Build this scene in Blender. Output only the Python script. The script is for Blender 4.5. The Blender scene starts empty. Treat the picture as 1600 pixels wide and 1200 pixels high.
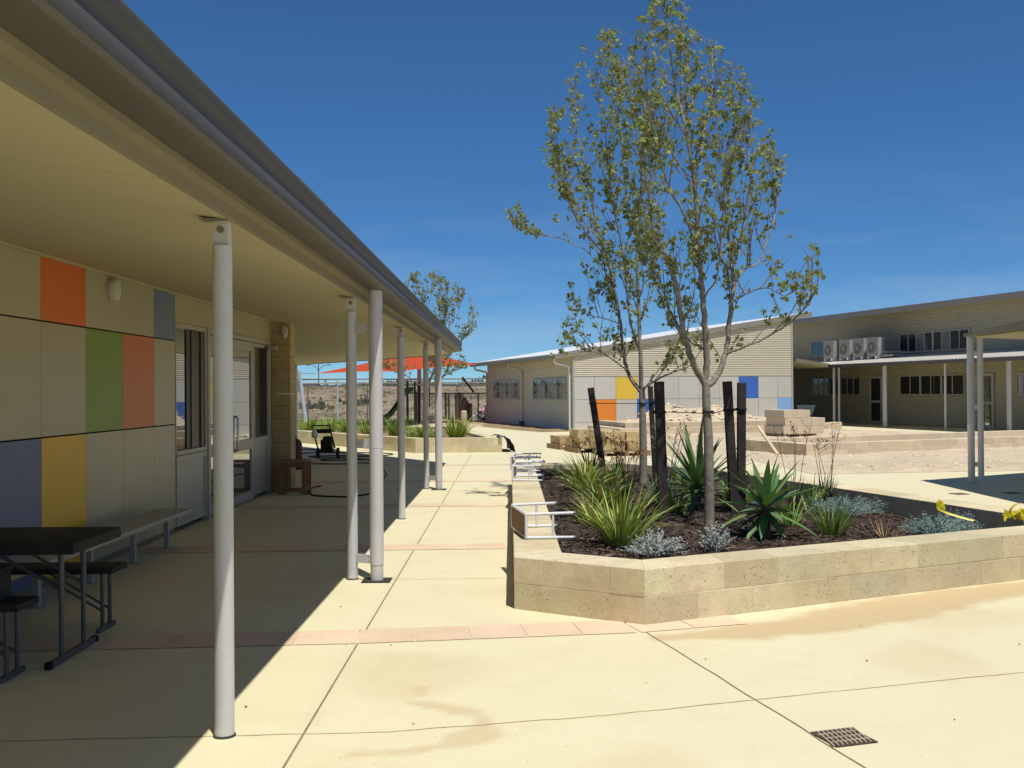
import bpy, bmesh, math, random
from mathutils import Vector, Matrix, noise, geometry
R = math.radians
random.seed(11)
sc = bpy.context.scene
COL = sc.collection
WM = {}                                            # world matrix of every linked object

# ------------------------------------------------------------------ materials
def nt_new(name):
    m = bpy.data.materials.new(name); m.use_nodes = True
    nt = m.node_tree; b = nt.nodes['Principled BSDF']
    return m, nt, b
def N(nt, t, **kw):
    n = nt.nodes.new(t)
    for k, v in kw.items(): setattr(n, k, v)
    return n
def L(nt, a, b): nt.links.new(a, b)
def noise_tex(nt, vec, scale, detail=4, rough=.6):
    n = N(nt, 'ShaderNodeTexNoise'); n.inputs['Scale'].default_value = scale
    n.inputs['Detail'].default_value = detail; n.inputs['Roughness'].default_value = rough
    L(nt, vec, n.inputs['Vector']); return n
def maprange(nt, v, a, b, c, d):
    n = N(nt, 'ShaderNodeMapRange'); L(nt, v, n.inputs[0])
    for i, x in enumerate((a, b, c, d)): n.inputs[i+1].default_value = x
    return n.outputs[0]
def mixc(nt, fac, a, b, mode='MIX'):
    n = N(nt, 'ShaderNodeMix', data_type='RGBA', blend_type=mode)
    if isinstance(fac, (int, float)): n.inputs[0].default_value = fac
    else: L(nt, fac, n.inputs[0])
    for i, x in ((6, a), (7, b)):
        if isinstance(x, tuple): n.inputs[i].default_value = (*x[:3], 1)
        else: L(nt, x, n.inputs[i])
    return n.outputs[2]
def mat(name, col, rough=.6, spec=.3, metal=0, var=((3, .12),), bump=None, speck=None, transl=None, col2=None, coat=0):
    """procedural surface: base colour x per-face tint x noise variation (+ specks, bump, leaf translucency)"""
    m, nt, b = nt_new(name)
    tc = N(nt, 'ShaderNodeTexCoord').outputs['Object']
    at = N(nt, 'ShaderNodeAttribute'); at.attribute_name = 'tint'
    c = mixc(nt, 1.0, col, at.outputs['Color'], 'MULTIPLY')
    for sc_, amt in var:
        n = noise_tex(nt, tc, sc_)
        f = maprange(nt, n.outputs[0], .25, .75, 1-amt, 1+amt)
        cc = N(nt, 'ShaderNodeCombineColor')
        for i in range(3): L(nt, f, cc.inputs[i])
        c = mixc(nt, 1.0, c, cc.outputs[0], 'MULTIPLY')
    if col2:
        n = noise_tex(nt, tc, col2[1], 5, .65)
        c = mixc(nt, maprange(nt, n.outputs[0], col2[2], col2[3], 0, 1), c, col2[0])
    if speck:
        n = noise_tex(nt, tc, speck[1], 3, .7)
        c = mixc(nt, maprange(nt, n.outputs[0], speck[2], speck[2]+.06, 0, speck[3]), c, speck[0])
    L(nt, c, b.inputs['Base Color'])
    b.inputs['Roughness'].default_value = rough
    b.inputs['Specular IOR Level'].default_value = spec
    b.inputs['Metallic'].default_value = metal
    if coat: b.inputs['Coat Weight'].default_value = coat
    if bump:
        n = noise_tex(nt, tc, bump[0], 6, .65)
        bp = N(nt, 'ShaderNodeBump'); bp.inputs['Strength'].default_value = bump[1]; bp.inputs['Distance'].default_value = bump[2]
        L(nt, n.outputs[0], bp.inputs['Height']); L(nt, bp.outputs[0], b.inputs['Normal'])
    if transl:
        t = N(nt, 'ShaderNodeBsdfTranslucent'); L(nt, mixc(nt, 1.0, c, transl[0], 'MULTIPLY'), t.inputs[0])
        mx = N(nt, 'ShaderNodeMixShader'); mx.inputs[0].default_value = transl[1]
        L(nt, b.outputs[0], mx.inputs[1]); L(nt, t.outputs[0], mx.inputs[2])
        out = [n for n in nt.nodes if n.type == 'OUTPUT_MATERIAL'][0]; L(nt, mx.outputs[0], out.inputs[0])
    return m
def concrete_mat():
    m, nt, b = nt_new('honed_cream_concrete')
    tc = N(nt, 'ShaderNodeTexCoord').outputs['Object']
    at = N(nt, 'ShaderNodeAttribute'); at.attribute_name = 'tint'
    st = N(nt, 'ShaderNodeAttribute'); st.attribute_name = 'stain'
    c = mixc(nt, 1.0, (.78, .712, .455), at.outputs['Color'], 'MULTIPLY')
    n1 = noise_tex(nt, tc, .45, 5, .6); c = mixc(nt, maprange(nt, n1.outputs[0], .35, .7, 0, .5), c, (.72, .63, .375))
    n2 = noise_tex(nt, tc, 2.2, 6, .7); c = mixc(nt, maprange(nt, n2.outputs[0], .5, .75, 0, .55), c, (.65, .56, .325))
    n3 = noise_tex(nt, tc, 140, 2, .6); c = mixc(nt, maprange(nt, n3.outputs[0], .35, .72, 0, .5), c, (.63, .54, .33))
    n4 = noise_tex(nt, tc, 38, 2, .5); c = mixc(nt, maprange(nt, n4.outputs[0], .69, .75, 0, .55), c, (.30, .25, .16))
    c = mixc(nt, st.outputs['Fac'], c, (.60, .45, .24))
    L(nt, c, b.inputs['Base Color'])
    b.inputs['Roughness'].default_value = .62; b.inputs['Specular IOR Level'].default_value = .3
    bp = N(nt, 'ShaderNodeBump'); bp.inputs['Strength'].default_value = .25; bp.inputs['Distance'].default_value = .003
    L(nt, n3.outputs[0], bp.inputs['Height']); L(nt, bp.outputs[0], b.inputs['Normal'])
    return m
def limestone_mat(name, col, dark, pit=.62):
    m, nt, b = nt_new(name)
    tc = N(nt, 'ShaderNodeTexCoord').outputs['Object']
    at = N(nt, 'ShaderNodeAttribute'); at.attribute_name = 'tint'
    c = mixc(nt, 1.0, col, at.outputs['Color'], 'MULTIPLY')
    n1 = noise_tex(nt, tc, 1.6, 5, .65); c = mixc(nt, maprange(nt, n1.outputs[0], .38, .72, 0, .75), c, dark)
    n5 = noise_tex(nt, tc, 9, 4, .6); c = mixc(nt, maprange(nt, n5.outputs[0], .45, .75, 0, .35), c, tuple(x*.75 for x in dark))
    n2 = noise_tex(nt, tc, 55, 3, .7); pitf = maprange(nt, n2.outputs[0], pit, pit+.05, 0, 1)
    n3 = noise_tex(nt, tc, 4.0, 3, .6); gate = maprange(nt, n3.outputs[0], .42, .6, 0, 1)
    mu = N(nt, 'ShaderNodeMath', operation='MULTIPLY'); L(nt, pitf, mu.inputs[0]); L(nt, gate, mu.inputs[1])
    c = mixc(nt, mu.outputs[0], c, tuple(x*.33 for x in dark))
    L(nt, c, b.inputs['Base Color'])
    b.inputs['Roughness'].default_value = .9; b.inputs['Specular IOR Level'].default_value = .12
    n4 = noise_tex(nt, tc, 40, 6, .7)
    h = N(nt, 'ShaderNodeMath', operation='SUBTRACT'); L(nt, n4.outputs[0], h.inputs[0]); L(nt, mu.outputs[0], h.inputs[1])
    bp = N(nt, 'ShaderNodeBump'); bp.inputs['Strength'].default_value = .6; bp.inputs['Distance'].default_value = .008
    L(nt, h.outputs[0], bp.inputs['Height']); L(nt, bp.outputs[0], b.inputs['Normal'])
    return m
def glass_mat(name, col, refl=.25):
    """window glass over a dim room: dark body, clear Fresnel reflection"""
    m, nt, b = nt_new(name)
    tc = N(nt, 'ShaderNodeTexCoord').outputs['Object']
    n = noise_tex(nt, tc, .8, 2, .5)
    L(nt, mixc(nt, n.outputs[0], tuple(x*.6 for x in col), tuple(min(1, x*1.4) for x in col)), b.inputs['Base Color'])
    b.inputs['Roughness'].default_value = .5; b.inputs['Specular IOR Level'].default_value = .2
    g = N(nt, 'ShaderNodeBsdfGlossy'); g.inputs['Roughness'].default_value = .012; g.inputs['Color'].default_value = (.88, .92, .93, 1)
    lw = N(nt, 'ShaderNodeLayerWeight'); lw.inputs[0].default_value = .35
    f = maprange(nt, lw.outputs['Fresnel'], 0, 1, refl, 1)
    mx = N(nt, 'ShaderNodeMixShader'); L(nt, f, mx.inputs[0]); L(nt, b.outputs[0], mx.inputs[1]); L(nt, g.outputs[0], mx.inputs[2])
    out = [q for q in nt.nodes if q.type == 'OUTPUT_MATERIAL'][0]; L(nt, mx.outputs[0], out.inputs[0])
    return m
MT = {}
MT['concrete'] = concrete_mat()
MT['pink'] = mat('pink_paver', (.74, .55, .37), .7, .25, var=((1.5, .12), (60, .10)), bump=(120, .2, .002))
MT['joint'] = mat('saw_cut_joint', (.27, .215, .11), .9, .1, var=((9, .4),))
MT['faintjoint'] = mat('faint_saw_cut', (.57, .47, .26), .9, .1, var=((2, .3), (9, .3)))
MT['dirt'] = mat('bare_sandy_ground', (.40, .31, .19), .95, .1, var=((.25, .2), (2.5, .2), (30, .2)), bump=(14, .6, .02))
MT['soil'] = mat('brown_soil', (.30, .215, .115), .95, .1, var=((1.2, .25), (14, .25)), bump=(20, .7, .02))
MT['sand'] = mat('pale_building_sand', (.60, .485, .325), .95, .1, var=((.4, .14), (3, .14), (24, .18)), bump=(18, .8, .03), speck=((.72, .62, .48), 30, .66, .8))
MT['gravel'] = mat('limestone_rubble', (.66, .56, .42), .95, .1, var=((3, .25),), bump=(20, .5, .01))
MT['lawn'] = mat('lawn_turf', (.16, .20, .05), .9, .1, var=((.3, .25), (6, .3), (40, .3)), bump=(60, .8, .03))
MT['bank'] = mat('dry_bank_earth', (.30, .235, .155), .95, .1, var=((.12, .25), (.9, .3), (6, .3)), bump=(3, .8, .15), col2=((.13, .125, .07), .5, .52, .68))
MT['mulch'] = mat('bark_mulch', (.070, .050, .038), .95, .15, var=((2, .3), (25, .5)), bump=(60, 1, .03))
MT['chip'] = mat('bark_chip', (.10, .072, .054), .9, .15, var=((9, .4),))
MT['lime'] = limestone_mat('cream_limestone_block', (.68, .585, .375), (.52, .43, .255), .61)
MT['limecap'] = limestone_mat('sawn_limestone_top', (.66, .555, .34), (.58, .48, .285), .72)
MT['mortar'] = mat('limestone_mortar', (.58, .50, .33), .95, .1, var=((6, .15), (40, .15)), bump=(50, .6, .005))
MT['palelime'] = limestone_mat('pink_cream_block', (.69, .57, .405), (.61, .495, .335), .7)
MT['roughlime'] = limestone_mat('rough_quarried_limestone', (.60, .46, .25), (.44, .315, .15), .6)
MT['pillar'] = limestone_mat('yellow_limestone_pillar', (.52, .41, .225), (.45, .34, .17), .7)
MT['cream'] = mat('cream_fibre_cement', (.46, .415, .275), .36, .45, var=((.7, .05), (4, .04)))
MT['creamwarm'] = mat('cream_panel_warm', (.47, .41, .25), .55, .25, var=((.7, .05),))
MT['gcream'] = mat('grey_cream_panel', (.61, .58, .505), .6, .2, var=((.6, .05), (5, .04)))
MT['backing'] = mat('dark_joint_backing', (.03, .028, .024), .9, .1)
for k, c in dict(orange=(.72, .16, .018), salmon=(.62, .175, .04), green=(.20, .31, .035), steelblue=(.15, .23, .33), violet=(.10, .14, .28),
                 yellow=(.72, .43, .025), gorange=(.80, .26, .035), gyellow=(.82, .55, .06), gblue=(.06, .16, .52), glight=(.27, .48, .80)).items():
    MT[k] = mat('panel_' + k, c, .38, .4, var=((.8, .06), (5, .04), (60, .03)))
MT['soffit'] = mat('cream_soffit', (.50, .445, .275), .6, .25, var=((.5, .05),))
MT['fascia'] = mat('olive_fascia', (.235, .205, .135), .6, .25, var=((1.2, .08),))
MT['gutter'] = mat('grey_gutter_steel', (.085, .078, .066), .55, .3, var=((1.5, .12), (30, .05)))
MT['post'] = mat('pearl_painted_steel', (.60, .585, .57), .38, .45, var=((2.5, .06), (25, .04)), coat=.15)
MT['dirtyedge'] = mat('sealant_ring', (.05, .045, .04), .9, .1)
MT['bolt'] = mat('galvanised_bolt', (.22, .20, .16), .5, .4, .5)
MT['frame'] = mat('pearl_window_frame', (.44, .425, .37), .4, .4, var=((2, .05),))
MT['greyframe'] = mat('grey_stacked_frame', (.055, .055, .047), .4, .4, var=((2, .06),))
MT['glass'] = glass_mat('dim_window_glass', (.02, .022, .02), .30)
MT['blind'] = glass_mat('window_glass_with_blind', (.17, .185, .19), .08)
MT['darkglass'] = glass_mat('dark_window_glass', (.012, .013, .011), .05)
MT['steel'] = mat('brushed_steel', (.45, .44, .42), .28, .5, .9, var=((12, .1),))
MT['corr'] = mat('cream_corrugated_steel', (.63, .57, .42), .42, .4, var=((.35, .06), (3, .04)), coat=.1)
MT['corrshade'] = mat('shaded_corrugated_steel', (.42, .385, .275), .45, .35, var=((.35, .07), (3, .05)))  # darker copy of the cream cladding, shade put into its colour
MT['roofwhite'] = mat('white_roof_sheet', (.80, .80, .79), .4, .4, var=((.3, .04),))
MT['rooftrim'] = mat('grey_roof_trim', (.30, .275, .225), .45, .35, var=((1, .08),))
MT['darktrim'] = mat('dark_gutter', (.105, .095, .085), .4, .4, var=((1, .1),))
MT['white'] = mat('white_paint', (.78, .78, .77), .4, .4, var=((6, .06), (40, .05)))
MT['board'] = mat('red_brown_ply', (.24, .135, .075), .6, .2, var=((3, .15), (40, .12)))
MT['blackplastic'] = mat('black_moulded_plastic', (.020, .020, .018), .68, .25, var=((8, .15),), bump=(180, .15, .001))
MT['greytube'] = mat('grey_powdercoat_tube', (.105, .105, .10), .45, .4, var=((9, .12),))
MT['rubber'] = mat('black_rubber', (.015, .015, .015), .8, .2)
MT['bench'] = mat('galvanised_bench', (.40, .40, .375), .5, .4, .3, var=((4, .08), (40, .06)))
MT['timber'] = mat('red_brown_timber', (.26, .135, .065), .6, .25, var=((3, .2), (22, .2)))
MT['pallet'] = mat('weathered_pallet_timber', (.30, .215, .12), .85, .15, var=((3, .2), (25, .25)))
MT['plank'] = mat('pale_pine_plank', (.66, .53, .34), .7, .2, var=((3, .15), (25, .12)))
MT['stake'] = mat('dark_stained_stake', (.052, .040, .035), .8, .2, var=((5, .3), (40, .3)), bump=(60, .5, .004))
MT['tie'] = mat('black_rubber_tie', (.02, .018, .016), .7, .3)
MT['bark'] = mat('grey_bark', (.30, .255, .195), .85, .2, var=((6, .2), (30, .3)), bump=(45, .7, .006), col2=((.13, .12, .075), 14, .5, .7))
MT['twig'] = mat('brown_twig', (.25, .195, .155), .8, .2, var=((8, .2),))
MT['leaf'] = mat('tree_leaf', (.26, .295, .115), .5, .35, var=((5, .15),), transl=((1.3, 1.35, .6), .4))
MT['strap'] = mat('strap_leaf', (.31, .345, .095), .42, .4, var=((5, .15),), transl=((1.1, 1.2, .5), .22))
MT['yucca'] = mat('yucca_leaf', (.15, .235, .085), .36, .5, var=((7, .12),), transl=((1.0, 1.3, .5), .12))
MT['grassblue'] = mat('bluish_grass_blade', (.13, .20, .12), .5, .35, var=((5, .15),), transl=((1, 1.2, .6), .2))
MT['silver'] = mat('silver_foliage', (.46, .49, .43), .7, .2, var=((9, .15),), transl=((1, 1, .9), .15))
MT['silverblue'] = mat('blue_grey_foliage', (.25, .34, .30), .7, .2, var=((9, .15),), transl=((1, 1, .9), .15))
MT['drystem'] = mat('dry_plant_stem', (.22, .155, .095), .8, .2, var=((9, .25),))
MT['rust'] = mat('rust_coloured_flower', (.33, .16, .035), .8, .2, var=((20, .3),))
MT['darkleaf'] = mat('dark_strap_leaf', (.055, .06, .03), .5, .35, var=((5, .25),))
MT['drygrass'] = mat('dry_grass_blade', (.34, .275, .18), .9, .1, var=((2, .2),))
MT['scrub'] = mat('dusty_scrub', (.14, .135, .085), .9, .1, var=((2, .3),))
MT['sail'] = mat('orange_shade_cloth', (.62, .085, .026), .75, .2, var=((1, .08),), transl=((1.1, .9, .7), .22))
MT['blackpost'] = mat('dark_playground_timber', (.045, .033, .026), .8, .2, var=((6, .25),))
MT['fencepost'] = mat('grey_fence_steel', (.14, .15, .155), .5, .4, var=((5, .1),))
MT['palepost'] = mat('pale_grey_pole', (.60, .63, .66), .4, .4, var=((3, .06),))
MT['slide'] = mat('green_moulded_plastic', (.03, .085, .04), .5, .4)
MT['lattice'] = mat('brown_curved_panel', (.20, .15, .12), .8, .2, var=((9, .3),))
MT['rubble'] = mat('pale_rubble', (.44, .42, .40), .9, .15, var=((4, .3),))
MT['wood'] = mat('grey_rail_timber', (.45, .41, .33), .85, .15, var=((4, .2),))
MT['darkroof'] = mat('dark_roofing', (.05, .048, .045), .7, .2)
MT['redtank'] = mat('dull_red_plastic', (.12, .025, .018), .5, .35, var=((5, .12),))
MT['engine'] = mat('black_machine_casing', (.016, .016, .017), .4, .4)
MT['hose'] = mat('black_hose', (.018, .017, .016), .5, .35)
MT['tape'] = mat('yellow_plastic_tape', (.76, .62, .03), .4, .45, var=((14, .15),), transl=((1.1, 1, .3), .2))
MT['sheet'] = mat('dark_grey_plastic_sheet', (.045, .043, .042), .55, .35, var=((4, .15),))
MT['ac'] = mat('ac_casing', (.36, .35, .31), .45, .35, var=((3, .06),))
MT['acgrille'] = mat('ac_grille', (.16, .155, .14), .6, .3)
MT['tub'] = mat('blue_grey_tub', (.10, .13, .19), .5, .3)
MT['drain'] = mat('rusty_cast_iron', (.085, .058, .045), .75, .3, .2, var=((9, .35), (40, .3)))
MT['iron'] = mat('pale_drain_frame', (.42, .35, .24), .8, .2, var=((9, .2),))
MT['lens'] = mat('frosted_light_cover', (.60, .62, .52), .4, .4)
MT['litter'] = mat('dry_leaf_litter', (.13, .09, .045), .8, .2)

# ------------------------------------------------------------------ mesh builder
class MB:
    def __init__(s, F=None):
        s.v = []; s.f = []; s.t = []; s.m = []; s.F = F; s.tint = (1, 1, 1); s.mi = 0
    def _p(s, p):
        p = Vector(p); return s.F @ p if s.F else p
    def add(s, pts, faces, tint=None):
        n = len(s.v); s.v += [s._p(p) for p in pts]
        for f in faces: s.f.append([n+i for i in f]); s.t.append(tint or s.tint); s.m.append(s.mi)
    def hexa(s, p, tint=None):                     # p: 4 bottom ccw, 4 top ccw
        s.add(p, [(3,2,1,0),(4,5,6,7),(0,1,5,4),(1,2,6,5),(2,3,7,6),(3,0,4,7)], tint)
    def box(s, x0, x1, y0, y1, z0, z1, tint=None):
        s.hexa([(x0,y0,z0),(x1,y0,z0),(x1,y1,z0),(x0,y1,z0),(x0,y0,z1),(x1,y0,z1),(x1,y1,z1),(x0,y1,z1)], tint)
    def poly(s, pts, tint=None): s.add(pts, [tuple(range(len(pts)))], tint)
    def beam(s, p, q, w, h, up=(0,0,1), tint=None):
        p = Vector(p); q = Vector(q); d = (q-p).normalized(); u = Vector(up)
        if abs(d.dot(u)) > .98: u = Vector((0,1,0))
        x = d.cross(u).normalized()*w/2; y = x.cross(d).normalized()*h/2
        s.hexa([p-x-y, p+x-y, p+x+y, p-x+y, q-x-y, q+x-y, q+x+y, q-x+y], tint)
    def tube(s, pts, r, n=8, caps=True, tint=None):
        pts = [Vector(p) for p in pts]; k = len(pts)
        rs = r if isinstance(r, (list, tuple)) else [r]*k
        base = len(s.v); ref = None; V = []
        for i, p in enumerate(pts):
            d = (pts[min(i+1, k-1)]-pts[max(i-1, 0)])
            if d.length < 1e-9: d = Vector((0,0,1))
            d.normalize()
            if ref is None: ref = Vector((0,0,1)) if abs(d.z) < .9 else Vector((1,0,0))
            x = d.cross(ref)
            if x.length < 1e-6: x = d.orthogonal()
            x.normalize(); y = d.cross(x).normalized(); ref = -y if False else x.cross(d)
            for j in range(n):
                a = 2*math.pi*j/n; V.append(p+(x*math.cos(a)+y*math.sin(a))*rs[i])
        F = []
        for i in range(k-1):
            for j in range(n):
                a = i*n+j; b = i*n+(j+1) % n; F.append((a, b, b+n, a+n))
        if caps: F.append(tuple(range(n-1, -1, -1))); F.append(tuple((k-1)*n+j for j in range(n)))
        s.add(V, F, tint)
    def lathe(s, c, prof, n=20, tint=None):         # prof: (r,z) list about vertical axis at c
        V = []; F = []; k = len(prof)
        for r, z in prof:
            for j in range(n):
                a = 2*math.pi*j/n; V.append((c[0]+r*math.cos(a), c[1]+r*math.sin(a), c[2]+z))
        for i in range(k-1):
            for j in range(n):
                a = i*n+j; b = i*n+(j+1) % n; F.append((a, b, b+n, a+n))
        F.append(tuple(range(n-1, -1, -1))); F.append(tuple((k-1)*n+j for j in range(n)))
        s.add(V, F, tint)
    def extrude(s, prof, a, b, frame=None, tint=None):   # closed profile pts3 at a-> shifted by (b-a)
        n = len(prof); d = Vector(b)-Vector(a)
        V = [Vector(p) for p in prof]+[Vector(p)+d for p in prof]
        F = [(i, (i+1) % n, (i+1) % n+n, i+n) for i in range(n)]+[tuple(range(n-1, -1, -1)), tuple(range(n, 2*n))]
        s.add(V, F, tint)
    def build(s, name, m, parent=None, bevel=0, smooth=False, fix=False, angle=38):
        me = bpy.data.meshes.new(name)
        W = WM[parent.name] if parent else Matrix.Identity(4)
        Wi = W.inverted()
        me.from_pydata([Wi @ v for v in s.v], [], s.f)
        ms = m if isinstance(m, (list, tuple)) else [m]
        for x in ms: me.materials.append(MT[x])
        if len(ms) > 1: me.polygons.foreach_set('material_index', s.m)
        at = me.attributes.new('tint', 'FLOAT_COLOR', 'FACE')
        at.data.foreach_set('color', [c for t in s.t for c in (*t, 1)])
        if bevel or fix or smooth:
            bm = bmesh.new(); bm.from_mesh(me)
            if fix: bmesh.ops.recalc_face_normals(bm, faces=bm.faces)
            if bevel:
                es = [e for e in bm.edges if len(e.link_faces) == 2 and e.calc_face_angle(0) > R(30)]
                bmesh.ops.bevel(bm, geom=es, offset=bevel, segments=2, affect='EDGES', profile=.6, clamp_overlap=True)
            if smooth:
                for f in bm.faces: f.smooth = True
                for e in bm.edges:
                    if len(e.link_faces) == 2 and e.calc_face_angle(0) > R(angle): e.smooth = False
            bm.to_mesh(me); bm.free()
        me.update()
        o = bpy.data.objects.new(name, me); COL.objects.link(o)
        if parent: o.parent = parent
        WM[o.name] = W
        return o
def tag(o, label=None, cat=None, group=None, kind=None):
    if label: o['label'] = label
    if cat: o['category'] = cat
    if group: o['group'] = group
    if kind: o['kind'] = kind
    return o
def thing(name, label, cat, loc=(0,0,0), rz=0, group=None, rot=None):
    o = bpy.data.objects.new(name, None); COL.objects.link(o)
    o.empty_display_size = .2
    o.location = loc; o.rotation_euler = rot or (0, 0, rz)
    WM[o.name] = Matrix.Translation(Vector(loc)) @ o.rotation_euler.to_matrix().to_4x4()
    return tag(o, label, cat, group)
def dup(root, loc, label, rz=None, rot=None, scale=None, group=None):
    r = root.copy(); COL.objects.link(r); r.location = loc
    if rz is not None: r.rotation_euler = (0, 0, rz)
    if rot: r.rotation_euler = rot
    if scale: r.scale = (scale,)*3 if isinstance(scale, (int, float)) else scale
    r['label'] = label
    if group: r['group'] = group
    for ch in list(root.children):
        c = ch.copy(); COL.objects.link(c); c.parent = r
        for g in list(ch.children):
            d = g.copy(); COL.objects.link(d); d.parent = c
    return r
def U(a, b): return random.uniform(a, b)
def jit(a=.08):
    g = 1+U(-a, a); return (g*(1+U(-a, a)*.3), g, g*(1+U(-a, a)*.3))

# ------------------------------------------------------------------ frames
TH = R(16.5)
def frame(x, y): return Matrix.Translation((x, y, 0)) @ Matrix.Rotation(TH, 4, 'Z')
F2 = frame(2.516, 41.30)                    # gabled classroom: x along its coloured end wall, y to the back
F3 = frame(16.797, 46.410)                  # long classroom block: x away from us, y along its wall

# ------------------------------------------------------------------ camera
fpx = 1618.; rho = R(.4); yaw = R(.10895); pit = R(.38877)
w = Vector((math.sin(yaw)*math.cos(pit), math.cos(yaw)*math.cos(pit), math.sin(pit)))
r0 = Vector((math.cos(yaw), -math.sin(yaw), 0)); u0 = r0.cross(w)
rr = r0*math.cos(rho)-u0*math.sin(rho); uu = r0*math.sin(rho)+u0*math.cos(rho)
cam = bpy.data.cameras.new('camera'); co = bpy.data.objects.new('camera', cam); COL.objects.link(co)
M3 = Matrix((rr, uu, -w)).transposed()
co.matrix_world = Matrix.Translation((0, 0, 1.6)) @ M3.to_4x4()
cam.sensor_width = 36; cam.lens = 36*fpx/1600; cam.clip_start = .05; cam.clip_end = 3000
sc.camera = co

# ------------------------------------------------------------------ light
sun_dir = Vector((.166, -.335, 1)).normalized()
elev = math.asin(sun_dir.z); az = math.atan2(sun_dir.x, sun_dir.y)
wd = bpy.data.worlds.new('World'); sc.world = wd; wd.use_nodes = True
nt = wd.node_tree; bg = nt.nodes['Background']
sky = N(nt, 'ShaderNodeTexSky'); sky.sky_type = 'NISHITA'; sky.sun_disc = False
sky.sun_elevation = elev; sky.sun_rotation = az
sky.air_density = .8; sky.dust_density = 0; sky.ozone_density = 9; sky.altitude = 3000
hs = N(nt, 'ShaderNodeHueSaturation'); hs.inputs['Saturation'].default_value = 1.05; hs.inputs['Value'].default_value = 1.0
L(nt, sky.outputs[0], hs.inputs['Color'])
# thin high cirrus near the horizon
tc = N(nt, 'ShaderNodeTexCoord'); mp = N(nt, 'ShaderNodeMapping'); mp.inputs['Scale'].default_value = (1.6, 1.6, 11)
L(nt, tc.outputs['Generated'], mp.inputs[0])
cn = noise_tex(nt, mp.outputs[0], 2.2, 6, .6)
sx = N(nt, 'ShaderNodeSeparateXYZ'); L(nt, tc.outputs['Generated'], sx.inputs[0])
band = maprange(nt, sx.outputs[2], .02, .22, 1, 0)
cf = N(nt, 'ShaderNodeMath', operation='MULTIPLY'); L(nt, maprange(nt, cn.outputs[0], .46, .78, 0, .38), cf.inputs[0]); L(nt, band, cf.inputs[1])
grade = mixc(nt, 1.0, hs.outputs[0], (.92, 1.2, 1.2), 'MULTIPLY')
el = maprange(nt, sx.outputs[2], .0, .30, .86, 1.06)
ec = N(nt, 'ShaderNodeCombineColor')
for i_ in range(3): L(nt, el, ec.inputs[i_])
grade = mixc(nt, 1.0, grade, ec.outputs[0], 'MULTIPLY')
skc = mixc(nt, cf.outputs[0], grade, (6, 6.4, 6.8))
L(nt, skc, bg.inputs[0]); bg.inputs[1].default_value = .09
sl = bpy.data.lights.new('sun', 'SUN'); sl.energy = 4.3; sl.angle = R(.53); sl.color = (1, .975, .94)
so = bpy.data.objects.new('sun', sl); COL.objects.link(so); so.rotation_euler = sun_dir.to_track_quat('Z', 'Y').to_euler()
so.location = (10, -20, 60)
sc.view_settings.view_transform = 'Standard'; sc.view_settings.look = 'None'; sc.view_settings.exposure = 0
sc.render.engine = 'CYCLES'; sc.cycles.max_bounces = 8; sc.cycles.diffuse_bounces = 5

# ------------------------------------------------------------------ ground
def inside(p, poly):
    x, y = p; c = False; n = len(poly)
    for i in range(n):
        x1, y1 = poly[i]; x2, y2 = poly[(i+1) % n]
        if (y1 > y) != (y2 > y) and x < (x2-x1)*(y-y1)/(y2-y1)+x1: c = not c
    return c
def pnoise(x, y, s=1, z=0): return noise.noise((x*s, y*s, z))
def seg_d(p, a, b):
    ax, ay = a; bx, by = b; dx, dy = bx-ax, by-ay; t = max(0, min(1, ((p[0]-ax)*dx+(p[1]-ay)*dy)/(dx*dx+dy*dy)))
    return math.hypot(p[0]-ax-t*dx, p[1]-ay-t*dy), t
# far terrain to the horizon
g = MB(); S = 1500
g.add([(-S, -S, -.06), (S, -S, -.06), (S, S, -.06), (-S, S, -.06)], [(0, 1, 2, 3)])
tag(g.build('ground', 'dirt'), kind='structure')
# pavement: fine patch near the camera carries water stains, coarse sheet beyond
def stain(x, y):
    v = 0
    P = [(.98, 6.70), (1.45, 6.80), (2.1, 7.07), (2.75, 7.50), (3.5, 8.0), (4.5, 8.5), (6, 9.15)]
    wd_ = [.04, .13, .22, .27, .19, .15, .15]
    for i in range(len(P)-1):
        d, t = seg_d((x, y), P[i], P[i+1]); wdt = wd_[i]*(1-t)+wd_[i+1]*t
        q = (wdt+.07*pnoise(x, y, 3.1)+.045*pnoise(x, y, 9)-d)/.11
        v = max(v, max(0, min(1, q+.85))*.97)
    Q = [(-.50, 5.80), (-.50, 5.45), (-.56, 5.38), (-.32, 5.24), (-.19, 5.15), (-.14, 5.0), (-.16, 4.83), (-.30, 4.70), (-.46, 4.62), (-.72, 4.58)]
    wq = [.02, .03, .012, .05, .04, .035, .09, .04, .03, .01]
    for i in range(len(Q)-1):
        d, t = seg_d((x, y), Q[i], Q[i+1]); wdt = wq[i]*(1-t)+wq[i+1]*t
        q = (wdt*1.25+.045*pnoise(x, y, 8, 3)-d)/.05
        v = max(v, max(0, min(1, q*1.3+.55))*.62)
    dj = abs(x+.98)                                           # damp dirt along the long joint and the posts
    v = max(v, max(0, .22*(1-dj/.10))*(.5+pnoise(x, y, 4, 8)))
    v = max(v, max(0, min(.3, (pnoise(x, y, .9, 5)-.28)*1.1)))
    return v
g = MB(); xs = [-3.9+i*.045 for i in range(int(10.4/.045)+1)]; ys = [2.6+i*.045 for i in range(int(7.6/.045)+1)]
V = [(x, y, 0) for y in ys for x in xs]; nx = len(xs)
g.add(V, [(j*nx+i, j*nx+i+1, (j+1)*nx+i+1, (j+1)*nx+i) for j in range(len(ys)-1) for i in range(nx-1)])
X0, X1, Y0, Y1 = xs[0], xs[-1], ys[0], ys[-1]
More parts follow.
